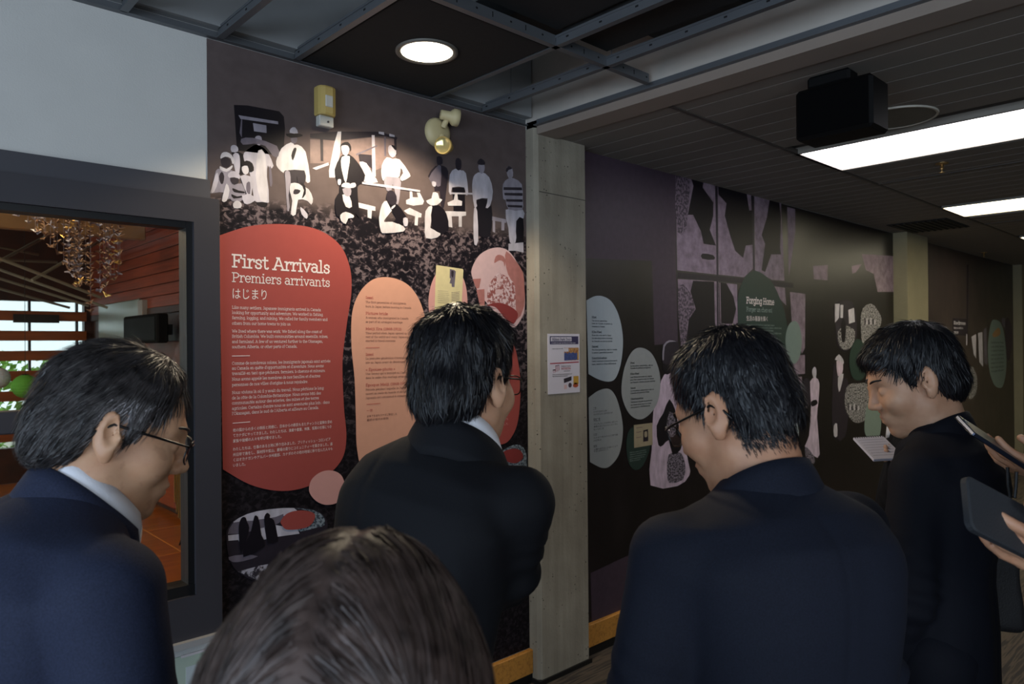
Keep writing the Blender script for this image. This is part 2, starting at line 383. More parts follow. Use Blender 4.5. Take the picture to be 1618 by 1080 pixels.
# ---------------- glazed window on the left
w1 = empty('window_1', (-.3, WY, .65), 'x', 'x'); del w1['label']; del w1['category']; w1['kind'] = 'structure'
F0 = WY - .035
g = MB()
g.box(WX0, WX1 + .03, F0, WY + .06, 2.035, 2.12).box(WX1 - .055, WX1 + .03, F0, WY + .06, .66, 2.035).box(WX0, WX1 - .055, F0, WY + .06, .66, .80).box(WX0 - .05, WX0 + .05, F0, WY + .06, .66, 2.035)
rel(g.build('window_frame', CHAR), w1)
rel(MB().box(WX0, WX1 + .005, WY - .02, WY, 2.122, 2.185).build('head_trim', mat('charcoal_head_trim', '#45444a', .55, var=0)), w1)
rel(MB().box(WX1 - .075, WX1 - .055, F0 + .015, WY + .05, .82, 2.035).box(WX0 + .05, WX1 - .055, F0 + .012, WY + .05, .80, .835).box(WX0 + .05, WX1 - .075, F0 + .02, WY + .05, 2.015, 2.035).build('glazing_bead', CHAR2), w1)
rel(MB().bevbox(WX0 + .05, WX1 - .075, F0 + .02, WY + .05, 1.375, 1.44, .004).build('transom', CHAR), w1)
rel(MB().box(WX0, WX1 + .02, F0 - .02, WY, .64, .66).build('window_sill', mat('pale_sill_edge', '#a9a6a4', .5, var=0)), w1)
rel(MB().box(WX1 + .03, WX1 + .034, F0 + .01, WY, .65, 2.12).build('sealant', mat('pale_sealant', '#b9b0a0', .6, var=0)), w1)
gm = bpy.data.materials.new('window_glass'); gm.use_nodes = True; t = NT(gm); t.n.remove(t.b)
lw = t.add('ShaderNodeLayerWeight'); fz = t.add('ShaderNodeMath', operation='MULTIPLY_ADD'); fz.inputs[1].default_value = .35; fz.inputs[2].default_value = .03; pw = t.add('ShaderNodeMath', operation='POWER'); pw.inputs[1].default_value = 4; t.link(lw.outputs['Facing'], pw.inputs[0]); t.link(pw.outputs[0], fz.inputs[0]); tr = t.add('ShaderNodeBsdfTransparent'); gl = t.add('ShaderNodeBsdfGlossy', i_Roughness=.0)
tr.inputs[0].default_value = (.93, .95, .94, 1); mx = t.add('ShaderNodeMixShader')
t.link(fz.outputs[0], mx.inputs[0]); t.link(tr.outputs[0], mx.inputs[1]); t.link(gl.outputs[0], mx.inputs[2]); t.link(mx.outputs[0], t.n['Material Output'].inputs[0])
GLASS = gm
rel(MB().box(WX0 + .04, WX1 - .06, WY + .008, WY + .014, .82, 1.38).build('pane', GLASS), w1)
rel(MB().box(WX0 + .04, WX1 - .06, WY + .008, WY + .014, 1.43, 2.03).build('pane', GLASS), w1)
# pale notice under the window (its square code left out)
nt = empty('notice_sheet', (.86, WY, .4), 'pale green notice sheet taped under the window sill', 'notice')
rel(MB().box(.735, 1.0, WY - .006, WY - .004, .28, .60).build('sheet', mat('pale_green_paper', '#c3d0bd', .7, var=.03)), nt)
rel(MB().box(.845, .985, WY - .0068, WY - .006, .36, .56).build('label_patch', mat('white_label', '#d6dcdc', .6, var=0)), nt)
rel(MB().box(.83, .94, WY - .0072, WY - .004, .594, .602).build('tape', mat('clear_tape', '#e6dcdc', .3, var=0)), nt)
# ================================================================== timber hall seen through the glass
OW = m_wood('orange_timber', '#7a3210', '#a04a1c', (1, .25, 6))
OW2 = m_wood('red_cedar_plank', '#6b2a12', '#95452a', (4, .3, 8))
DW = m_wood('dark_timber', '#2c150a', '#46220f', (1, 1, 1))
def m_floor2():
    m = bpy.data.materials.new('polished_orange_floor'); m.use_nodes = True; t = NT(m); v = t.coords((.6, 3, 1))
    t.link(t.ramp(t.noise(v, 4, 5, .6), [(.3, '#8a430f'), (.7, '#b4651d')]), t.b.inputs['Base Color']); t.b.inputs['Roughness'].default_value = .28; return m
fl2 = MB().box(-6, 2.6, 2.62, 10.6, -.1, -.004).build('floor_timber_hall', m_floor2(), kind='structure')
JT = mat('floor_joint', '#d0883c', .5, var=0)
for k in range(7):
    x = -3.4 + .9 * k; MB().box(x, x + .012, 2.7, 10.5, -.004, -.0025).build('floor_joint', JT, fl2)
for k in range(8): y = 3.3 + .9 * k; MB().box(-6, 2.4, y, y + .012, -.004, -.0026).build('floor_joint', JT, fl2)
c2 = MB().box(-6, 2.6, 2.62, 10.6, 3.5, 3.6).build('ceiling_timber_hall', DW, kind='structure')
for k in range(9): MB().box(-6, 2.4, 3.1 + .85 * k, 3.2 + .85 * k, 3.36, 3.5).build('ceiling_beam', OW, c2)
wr = MB().box(2.42, 2.55, 2.62, 10.6, 0, 3.5).build('wall_timber_side', DW, kind='structure')
for k in range(13):
    z = 2.03 + k * .115; MB().bevbox(2.395, 2.42, 2.65, 10.5, z, z + .107, .004).build('plank', OW2, wr)
for k in range(5):
    y0 = 2.75 + k * 1.13; MB().bevbox(2.36, 2.42, y0, y0 + 1.1, .06, .98, .02).build('lower_panel', OW, wr)
MB().bevbox(2.37, 2.42, 2.65, 8.25, .98, 1.68, .006).build('middle_panel', m_wood('brown_timber', '#4a2210', '#6a3216'), wr)
MB().bevbox(2.39, 2.42, 2.65, 10.5, 1.96, 2.03, .004).build('rail', DW, wr)
# oval slotted grilles in the lower panels
def on_side(x, y): return on_x(x, y, 2.35)
for (px, py) in ((285, 770), (240, 745), (318, 790)):
    c = on_side(px, py); t = empty('oval_grille', tuple(c), {285: 'oval slotted vent grille in the orange panel beside the window frame', 240: 'oval slotted vent grille half hidden by the face of the grey haired man', 318: 'oval slotted vent grille behind the window jamb'}[px], 'grille', 'oval grilles in the timber hall')
    sc_ = .30
    e = [(2.352, c[1] + .42 * math.cos(a) * sc_ * 1.4, c[2] + sc_ * math.sin(a)) for a in np.linspace(0, 2 * PI, 28)[:-1]]
    rel(MB().add(e, [tuple(range(27))]).build('recess', VOID), t)
    for k in range(7):
        yy = -.15 + k * .05; hz = sc_ * math.sqrt(max(0, 1 - (yy / .176) ** 2))
        rel(MB().box(2.345, 2.352, c[1] + yy - .008, c[1] + yy + .008, c[2] - hz, c[2] + hz).build('bar', mat('brass_bar', '#a9803e', .4, .4, var=0)), t)
# pale board, jamb and black monitor on the side wall
MB().bevbox(2.36, 2.39, 8.35, 9.95, 1.2, 2.14, .01).build('pale_board', mat('pale_green_glass_board', '#7e8a80', .3, var=.06), label='pale grey green glass board on the far timber wall', cat='board')
MB().bevbox(2.34, 2.41, 8.16, 8.30, .0, 2.12, .006).build('door_2', mat('white_jamb', '#8f8a85', .6, var=0), kind='structure')
tv = empty('monitor', (2.2, 7.45, 1.68), 'black monitor hanging on the dark timber wall behind the glass', 'monitor')
rel(MB().bevbox(2.12, 2.22, 6.95, 8.0, 1.66, 1.93, .015).build('casing', mat('matt_black', '#0a0909', .8, var=0, spec=.1)), tv); rel(MB().box(2.115, 2.12, 7.0, 7.95, 1.69, 1.90).build('screen', mat('dark_screen', '#0a0808', .6, var=0, spec=.1)), tv); rel(MB().box(2.22, 2.37, 7.3, 7.6, 1.74, 1.84).build('wall_arm', SPK), tv)
MB().box(2.41, 2.425, 6.95, 7.1, 1.47, 1.57).build('window_3', mat('small_bright_pane', '#cfe0e6', .3, var=0, emit='#d8ecf2', estr=.9), kind='structure')
# far wall: glazed with timber louvres
wfar = MB().box(-6, 2.55, 10.5, 10.62, 2.2, 3.5, DW).box(-6, 2.55, 10.5, 10.62, 0, .42, DW).box(2.33, 2.55, 10.5, 10.62, .42, 2.2, DW).box(-6, -4.6, 10.5, 10.62, .42, 2.2, DW).build('wall_timber_end', kind='structure')
wn = empty('window_4', (-1, 10.5, .42), 'x', 'x'); del wn['label']; del wn['category']; wn['kind'] = 'structure'
for k in range(7):
    z = on_y(60, 499 + 31.2 * k, 10.4)[2]
    rel(MB().bevbox(-4.6, 2.33, 10.38, 10.42, z - .06, z + .06, .004).build('louvre', m_wood('louvre_timber', '#7a3d12', '#97501c', (.4, 1, 5))), wn)
for px in (148, 122, 47):
    x = on_y(px, 560, 10.5)[0]; rel(MB().box(x - .012, x + .012, 10.49, 10.55, .42, 2.2).build('mullion', CHAR2), wn)
for k in range(5): x = .7 - k * 1.05; rel(MB().box(x - .012, x + .012, 10.49, 10.55, .42, 2.2).build('mullion', CHAR2), wn)
MB().box(1.55, 2.02, 10.33, 10.37, 1.93, 2.03).build('notice_board', mat('dark_notice', '#1c1712', .6, var=0), label='small dark notice on the top louvre of the far window', cat='notice')
rel(MB().box(-4.6, 2.33, 10.53, 10.536, .42, 2.2).build('pane', GLASS), wn)
# slanting pale steel rods of the roof
ROD = mat('pale_steel_rod', '#8c8b7a', .5, .2, var=0)
rods = [((0, 412), (75, 372), 7.2), ((0, 426), (170, 486), 7.6), ((30, 420), (160, 470), 7.0), ((0, 440), (140, 483), 8.0), ((0, 456), (110, 486), 8.3), ((0, 410), (90, 414), 7.4), ((90, 420), (160, 380), 7.4), ((0, 390), (60, 402), 7.8)]
tr_ = empty('roof_truss', tuple(depth(60, 430, 7.5)), 'pale steel rods of the roof truss above the louvred window', 'roof truss')
for (a, b_, z) in rods:
    A = depth(*a, z); B = depth(*b_, z + .6); d = (B - A); rel(MB().tube([A - d * .5, B], .016, 6).build('rod', ROD), tr_)
def added_hall_lamp(loc, e, lab):  # out-of-view pendants added to brighten the timber hall
    L = bpy.data.lights.new('hall_fill_light', 'POINT'); L.energy = e; L.color = (1, .78, .52); L.shadow_soft_size = .15; o = bpy.data.objects.new('hall_fill_light', L); COL.objects.link(o); o.location = loc
    t = empty('pendant_lamp', loc, lab, 'lamp'); T = Matrix.Translation(loc)
    rel(MB().lathe([(.03, .16), (.06, .14), (.17, .05), (.18, .035)], 28, M=T).build('shade', mat('brass_shade', '#b98b4c', .3, .7, var=0), smooth=True), t); rel(MB().tube([(loc[0], loc[1], loc[2] + .15), (loc[0], loc[1], 3.5)], .006, 6).build('cord', CHAR2), t)
added_hall_lamp((.2, 5.6, 3.1), 75, 'brass pendant lamp over the middle of the timber hall'); added_hall_lamp((-1.5, 8.0, 3.1), 70, 'brass pendant lamp over the far left of the timber hall')
# tan ceiling panel, pendant lamp, lanterns
q = depth(60, 345, 6.6); MB().bevbox(q[0] - 1.6, q[0] + .9, q[1] - .05, q[1] + .05, q[2] - .12, q[2] + .35, .01).build('fascia_board', mat('tan_board', '#8a6a45', .7), label='tan fascia board hanging behind the paper crane mobile', cat='board')
pc = depth(131, 338, 6.0); pl = empty('pendant_lamp', tuple(pc), 'warm glowing pendant lamp behind the paper cranes', 'lamp'); T = Matrix.Translation(tuple(pc))
rel(MB().lathe([(.03, .12), (.06, .10), (.158, .0), (.165, -.012)], 28, M=T).build('shade', mat('brass_shade', '#b98b4c', .3, .7, var=0), smooth=True), pl)
rel(MB().lathe([(0, -.004), (.158, -.008)], 28, M=T).build('bulb_disc', mat('pendant_glow', '#ffe9bf', .5, var=0, emit='#ffdf9f', estr=2.2)), pl)
rel(MB().tube([(pc[0], pc[1], pc[2] + .11), (pc[0], pc[1], 3.5)], .006, 6).build('cord', CHAR2), pl)
for (px, py, z, r, colr, lab) in ((40, 610, 7.6, .123, '#5fa83a', 'round green paper lantern hanging before the louvred window'), (-3, 597, 7.6, .11, '#c9d4e2', 'round white paper lantern at the edge of the louvred window')):
    c = depth(px, py, z); lt = empty('paper_lantern', tuple(c), lab, 'lantern', 'paper lanterns'); T = Matrix.Translation(tuple(c))
    prof = []
    for k in range(25):
        a = -PI / 2 + PI * k / 24; prof.append(((r * math.cos(a)) * (1 + .025 * (k % 2)) + .001, r * math.sin(a)))
    mm = mat('lantern_' + colr[1:], colr, .8, var=.08); mm.node_tree.nodes['Principled BSDF'].inputs['Subsurface Weight'].default_value = .0
    rel(MB().lathe(prof, 24, M=T).build('paper_globe', mm, smooth=False), lt)
    rel(MB().lathe([(.03, r - .004), (.034, r + .004), (.03, r + .004)], 16, M=T).build('top_ring', CHAR2), lt)
    rel(MB().tube([(c[0], c[1], c[2] + r), (c[0], c[1], 3.5)], .003, 5).build('string', CHAR2), lt)
# mobile of folded paper cranes
cr0 = depth(128, 400, 5.0); mob = empty('paper_crane_mobile', tuple(cr0), 'hanging mobile of many folded paper cranes behind the glass', 'mobile')
CRM = [mat('crane_tan', '#8a6a50', .6, var=.1), mat('crane_grey', '#9a95a0', .6, var=.1), mat('crane_gold', '#e0b867', .3, .5, var=.1), mat('crane_white', '#d8d6da', .6, var=.05)]
def crane_me(k):
    g = MB()
    g.add([(0, .5, .35), (.12, 0, 0), (-.12, 0, 0), (0, -.55, .45), (.75, -.05, .42), (-.75, -.05, .42), (0, 0, .28), (0, 0, -.2), (0, .62, .2)],
          [(0, 1, 6), (0, 6, 2), (0, 8, 1), (3, 6, 1), (3, 2, 6), (4, 6, 1), (4, 1, 7), (5, 2, 6), (5, 7, 2), (1, 2, 7), (0, 2, 8), (3, 1, 2)], CRM[k])
    me = bpy.data.meshes.new('paper_crane'); me.from_pydata(g.v, [], g.f); me.materials.append(CRM[k]); return me
CME = [crane_me(k) for k in range(4)]
rr = random.Random(3)
strings = []
for k in range(44):
    u = rr.random(); px = 18 + 175 * u; bot = 330 + 170 * (1 - abs(u - .74) / .8) ** 1.5 * rr.uniform(.75, 1.02)
    strings.append((px, bot, rr.uniform(4.75, 5.3)))
for (px, bot, z) in strings:
    A = depth(px, 250, z); B = depth(px, bot, z)
    rel(MB().tube([(B[0], B[1], B[2]), (B[0], B[1], A[2])], .0012, 3).build('thread', CRM[1]), mob)
    k = bot
    while k > 296:
        p_ = depth(px, k, z); kk = rr.choice([0, 0, 0, 1, 1, 3 if px < 60 else 0, 2 if rr.random() < .35 else 0])
        o = bpy.data.objects.new('paper_crane', CME[kk]); COL.objects.link(o); o.location = (B[0], B[1], p_[2]); s = rr.uniform(.036, .052); o.scale = (s, s, s)
        o.rotation_euler = (rr.uniform(-.5, .5), rr.uniform(-.5, .5), rr.uniform(0, 6.3)); rel(o, mob); k -= rr.uniform(12, 19)
top = depth(105, 262, 5.0)
rel(MB().lathe([(.0, .0), (.44, .0), (.45, .02), (.44, .04), (.0, .04)], 36, M=Matrix.Translation(tuple(top))).build('hoop', CRM[0]), mob)
rel(MB().tube([tuple(top), (top[0], top[1], 3.5)], .004, 5).build('suspension_cord', CHAR2), mob)
# little wire stand on the timber floor
ws = on_z(298, 862, 0); st = empty('wire_stand', tuple(ws), 'small black wire stand on the orange floor', 'stand')
for k in range(3):
    a = k * 2.1; rel(MB().tube([(ws[0] + .09 * math.cos(a), ws[1] + .09 * math.sin(a), 0), (ws[0], ws[1], .22)], .007, 6).build('leg', CHAR2), st)
rel(MB().tube([(ws[0], ws[1], .2), (ws[0], ws[1], .55)], .007, 6).build('post', CHAR2), st)
# hedge outside the far window
hv = []; hf = []
rr = random.Random(5)
for k in range(4200):
    x = rr.uniform(-6, 4); z = rr.random() ** .8 * 1.55; y = 13 + rr.uniform(-.5, .5); s = rr.uniform(.05, .10); a = Vector((rr.uniform(-1, 1), rr.uniform(-1, 1), rr.uniform(-1, 1))).normalized(); b_ = a.orthogonal().normalized(); c = a.cross(b_)
    o = len(hv); P = Vector((x, y, z)); hv += [tuple(P + b_ * s), tuple(P + c * s * .5), tuple(P - b_ * s), tuple(P - c * s * .5)]; hf.append((o, o + 1, o + 2, o + 3))
MB().add(hv, hf).build('hedge', mat('hedge_leaf', '#7fae4a', .6, var=.35, nscale=3), label='leafy green hedge outside the louvred window', cat='hedge', kind='stuff')
MB().box(-9, 6, 10.7, 18, -.2, -.05).build('ground_outside', mat('pale_gravel', '#b7b1a0', .9), kind='structure')
# ================================================================== printed murals
# ---- a small slab-serif stroke face for the Latin lettering (unit: cap height .7, x-height .5)
def _arc(cx, cy, rx, ry, a0, a1, n=8): return [(cx + rx * math.cos(math.radians(a0 + (a1 - a0) * i / n)), cy + ry * math.sin(math.radians(a0 + (a1 - a0) * i / n))) for i in range(n + 1)]
def _sf(x, y, w=.1): return [(x - w, y), (x + w, y)]
GL = {}
def gdef(ch, adv, *strokes): GL[ch] = (adv, strokes)
O = _arc(.25, .25, .2, .25, 0, 360, 14)
gdef('a', .52, _arc(.22, .15, .17, .15, 0, 360, 10), [(.08, .44), (.16, .5), (.28, .5), (.39, .4), (.39, .05), (.42, 0), (.5, 0)])
gdef('b', .55, [(.02, .75), (.1, .75), (.1, 0)], _arc(.28, .25, .19, .25, 0, 360, 12))
gdef('c', .48, _arc(.25, .25, .2, .25, 45, 320, 12), [(.4, .48), (.4, .34)])
gdef('d', .56, [(.35, .75), (.44, .75), (.44, 0), (.53, 0)], _arc(.25, .25, .2, .25, 0, 360, 12))
gdef('e', .5, [(.05, .26), (.45, .26)], _arc(.25, .25, .2, .25, 0, 320, 13))
gdef('f', .36, [(.36, .72), (.3, .75), (.22, .75), (.16, .66), (.16, 0)], [(.04, .5), (.32, .5)], _sf(.17, 0))
gdef('g', .54, _arc(.25, .25, .2, .25, 0, 360, 12), [(.52, .5), (.44, .5), (.44, -.1), (.36, -.22), (.18, -.22), (.08, -.15)])
gdef('h', .58, [(.02, .75), (.11, .75), (.11, 0)], [(.11, .34), (.2, .48), (.32, .5), (.42, .42), (.44, .3), (.44, 0)], _sf(.11, 0, .09), _sf(.45, 0, .09))
gdef('i', .3, [(.04, .5), (.14, .5), (.14, 0)], _sf(.14, 0, .11), [(.11, .68), (.17, .68)], [(.11, .72), (.17, .72)])
gdef('j', .3, [(.06, .5), (.17, .5), (.17, -.1), (.1, -.22), (.0, -.2)], [(.13, .7), (.19, .7)])
gdef('k', .54, [(.02, .75), (.11, .75), (.11, 0)], [(.4, .5), (.12, .2)], [(.2, .28), (.43, 0)], _sf(.11, 0, .09), _sf(.43, 0, .09), _sf(.4, .5, .09))
gdef('l', .3, [(.04, .75), (.14, .75), (.14, 0)], _sf(.14, 0, .11))
gdef('m', .86, [(.02, .5), (.11, .5), (.11, 0)], [(.11, .34), (.2, .48), (.3, .5), (.39, .42), (.41, .3), (.41, 0)], [(.41, .34), (.5, .48), (.6, .5), (.69, .42), (.71, .3), (.71, 0)], _sf(.11, 0, .08), _sf(.42, 0, .08), _sf(.73, 0, .08))
gdef('n', .58, [(.02, .5), (.11, .5), (.11, 0)], [(.11, .34), (.2, .48), (.32, .5), (.42, .42), (.44, .3), (.44, 0)], _sf(.11, 0, .09), _sf(.45, 0, .09))
gdef('o', .51, O)
gdef('p', .56, [(.02, .5), (.11, .5), (.11, -.22)], _arc(.29, .25, .19, .25, 0, 360, 12), _sf(.11, -.22, .09))
gdef('q', .55, _arc(.25, .25, .2, .25, 0, 360, 12), [(.5, .5), (.44, .5), (.44, -.22)], _sf(.44, -.22, .09))
gdef('r', .42, [(.02, .5), (.12, .5), (.12, 0)], [(.12, .3), (.2, .46), (.3, .5), (.38, .48)], [(.38, .5), (.38, .38)], _sf(.13, 0, .11))
gdef('s', .44, [(.37, .36), (.36, .46), (.24, .51), (.1, .46), (.08, .36), (.16, .28), (.32, .23), (.38, .13), (.32, .02), (.18, -.01), (.07, .05), (.06, .16)])
gdef('t', .36, [(.16, .68), (.16, .1), (.2, .01), (.3, 0), (.35, .06)], [(.03, .5), (.32, .5)])
gdef('u', .57, [(.02, .5), (.1, .5), (.1, .18), (.14, .04), (.24, 0), (.36, .05), (.43, .16)], [(.35, .5), (.43, .5), (.43, 0), (.52, 0)])
gdef('v', .52, [(.07, .5), (.25, 0), (.44, .5)], _sf(.07, .5, .08), _sf(.44, .5, .08))
gdef('w', .74, [(.07, .5), (.21, 0), (.36, .46), (.51, 0), (.66, .5)], _sf(.07, .5, .08), _sf(.66, .5, .08))
gdef('x', .52, [(.08, .5), (.44, 0)], [(.43, .5), (.07, 0)], _sf(.08, .5, .08), _sf(.43, .5, .08), _sf(.07, 0, .08), _sf(.44, 0, .08))
gdef('y', .52, [(.07, .5), (.26, .02)], [(.44, .5), (.2, -.2), (.08, -.22)], _sf(.07, .5, .08), _sf(.44, .5, .08))
gdef('z', .46, [(.06, .38), (.06, .5), (.4, .5), (.06, 0), (.4, 0), (.4, .12)])
gdef('A', .72, [(.08, 0), (.34, .7), (.38, .7), (.63, 0)], [(.18, .24), (.54, .24)], _sf(.09, 0, .1), _sf(.62, 0, .1), [(.24, .7), (.4, .7)])
gdef('B', .62, [(.04, .7), (.38, .7), (.5, .62), (.5, .44), (.38, .37), (.13, .37)], [(.38, .37), (.54, .3), (.54, .08), (.4, 0), (.04, 0)], [(.13, .7), (.13, 0)])
gdef('C', .66, _arc(.34, .35, .28, .35, 50, 310, 14), [(.54, .7), (.54, .5)])
gdef('D', .7, [(.04, .7), (.34, .7), (.54, .58), (.6, .35), (.54, .12), (.34, 0), (.04, 0)], [(.14, .7), (.14, 0)])
gdef('E', .6, [(.52, .54), (.52, .7), (.04, .7)], [(.14, .7), (.14, 0)], [(.04, 0), (.54, 0), (.54, .16)], [(.14, .36), (.4, .36)])
gdef('F', .58, [(.52, .52), (.52, .7), (.03, .7)], [(.14, .7), (.14, 0)], [(.14, .36), (.4, .36)], [(.4, .44), (.4, .28)], _sf(.15, 0, .12))
gdef('H', .74, [(.14, .7), (.14, 0)], [(.58, .7), (.58, 0)], [(.14, .36), (.58, .36)], _sf(.14, 0, .1), _sf(.14, .7, .1), _sf(.58, 0, .1), _sf(.58, .7, .1))
gdef('I', .34, [(.16, .7), (.16, 0)], _sf(.16, 0, .13), _sf(.16, .7, .13))
gdef('J', .46, [(.3, .7), (.3, .12), (.22, 0), (.1, 0), (.05, .14)], _sf(.28, .7, .13))
gdef('K', .68, [(.13, .7), (.13, 0)], [(.52, .7), (.14, .3)], [(.25, .42), (.55, 0)], _sf(.13, 0, .1), _sf(.13, .7, .1), _sf(.52, .7, .1), _sf(.56, 0, .1))
gdef('L', .56, [(.14, .7), (.14, 0)], _sf(.14, .7, .11), [(.03, 0), (.5, 0), (.5, .2)])
gdef('M', .84, [(.14, 0), (.14, .7), (.4, .14), (.67, .7), (.67, 0)], _sf(.14, 0, .1), _sf(.67, 0, .1), _sf(.11, .7, .07), _sf(.7, .7, .07))
gdef('N', .74, [(.14, 0), (.14, .7), (.58, 0), (.58, .7)], _sf(.14, 0, .1), _sf(.58, .7, .1), _sf(.1, .7, .06))
gdef('O', .72, _arc(.35, .35, .29, .35, 0, 360, 16))
gdef('P', .6, [(.03, .7), (.38, .7), (.52, .6), (.52, .42), (.38, .32), (.14, .32)], [(.14, .7), (.14, 0)], _sf(.15, 0, .12))
gdef('S', .54, [(.44, .52), (.44, .62), (.28, .71), (.12, .64), (.08, .52), (.18, .4), (.38, .32), (.47, .18), (.38, .02), (.22, -.01), (.08, .08), (.07, .2)])
gdef('T', .6, [(.05, .54), (.05, .7), (.53, .7), (.53, .54)], [(.29, .7), (.29, 0)], _sf(.29, 0, .12))
gdef('U', .7, [(.14, .7), (.14, .2), (.22, .03), (.35, 0), (.48, .03), (.56, .2), (.56, .7)], _sf(.14, .7, .1), _sf(.56, .7, .1))
gdef('W', .96, [(.08, .7), (.27, 0), (.47, .66), (.66, 0), (.86, .7)], _sf(.08, .7, .09), _sf(.86, .7, .09))
gdef('R', .64, [(.03, .7), (.38, .7), (.5, .6), (.5, .44), (.38, .34), (.14, .34)], [(.14, .7), (.14, 0)], [(.32, .34), (.54, 0)], _sf(.14, 0, .11), _sf(.54, 0, .08))
gdef('1', .36, [(.06, .62), (.18, .7), (.18, 0)], _sf(.18, 0, .12)); gdef('2', .5, [(.08, .52), (.14, .67), (.26, .7), (.4, .62), (.4, .48), (.08, 0), (.44, 0), (.44, .1)])
gdef('6', .52, _arc(.26, .2, .18, .2, 0, 360, 10), [(.4, .66), (.24, .64), (.1, .42), (.08, .2)]); gdef('8', .52, _arc(.25, .53, .15, .16, 0, 360, 10), _arc(.25, .18, .19, .19, 0, 360, 10)); gdef('9', .52, _arc(.26, .5, .18, .2, 0, 360, 10), [(.12, .04), (.28, .06), (.42, .28), (.44, .5)])
gdef('.', .22, [(.07, .02), (.14, .02)]); gdef(',', .22, [(.11, .05), (.07, -.1)]); gdef("'", .2, [(.1, .72), (.08, .56)]); gdef('-', .32, [(.04, .27), (.26, .27)]); gdef(':', .22, [(.07, .03), (.14, .03)], [(.07, .42), (.14, .42)])
gdef('(', .3, _arc(.32, .28, .22, .46, 120, 240, 6)); gdef(')', .3, _arc(-.04, .28, .22, .46, 60, -60, 6)); gdef('«', .44, [(.2, .42), (.06, .26), (.2, .1)], [(.38, .42), (.24, .26), (.38, .1)]); gdef('»', .44, [(.06, .42), (.2, .26), (.06, .1)], [(.24, .42), (.38, .26), (.24, .1)]); gdef(' ', .27)
for c_, base, acc in (('é', 'e', [(.2, .6), (.32, .74)]), ('è', 'e', [(.3, .6), (.18, .74)]), ('ê', 'e', [(.14, .6), (.25, .72), (.36, .6)]), ('à', 'a', [(.28, .6), (.16, .74)]), ('ô', 'o', [(.14, .6), (.25, .72), (.36, .6)]), ('â', 'a', [(.12, .6), (.23, .72), (.34, .6)]), ('ù', 'u', [(.3, .6), (.18, .74)]), ('É', 'E', [(.24, .8), (.38, .94)])):
    GL[c_] = (GL[base][0], GL[base][1] + (acc,))
GL['’'] = GL["'"]
def stroke_mesh(text, weight=.075):
    vs = []; fs = []; x = 0
    for ch in text:
        adv, st = GL.get(ch, GL[' '])
        for pl in st:
            for (a, b_) in zip(pl[:-1], pl[1:]):
                dx, dy = b_[0] - a[0], b_[1] - a[1]; L = math.hypot(dx, dy) or 1e-6; ex, ey = dx / L * weight * .4, dy / L * weight * .4; nx, ny = -dy / L * weight / 2, dx / L * weight / 2
                o = len(vs)
                vs += [(x + a[0] - ex + nx, a[1] - ey + ny), (x + a[0] - ex - nx, a[1] - ey - ny), (x + b_[0] + ex - nx, b_[1] + ey - ny), (x + b_[0] + ex + nx, b_[1] + ey + ny)]
                fs.append((o, o + 1, o + 2, o + 3))
        x += adv
    return vs, fs, x
_TC = {}
def cjk_mesh(text):
    if text in _TC: return _TC[text]
    cu = bpy.data.curves.new('tmp_text', 'FONT'); cu.body = text; cu.size = 1.0; cu.resolution_u = 2
    o = bpy.data.objects.new('tmp_text', cu); COL.objects.link(o)
    dg = bpy.context.evaluated_depsgraph_get(); me = o.evaluated_get(dg).to_mesh()
    vs = [(v.co.x, v.co.y) for v in me.vertices]; fs = [tuple(p.vertices) for p in me.polygons]
    w = max((v[0] for v in vs), default=1.0); bpy.data.objects.remove(o); bpy.data.curves.remove(cu); _TC[text] = (vs, fs, w); return _TC[text]
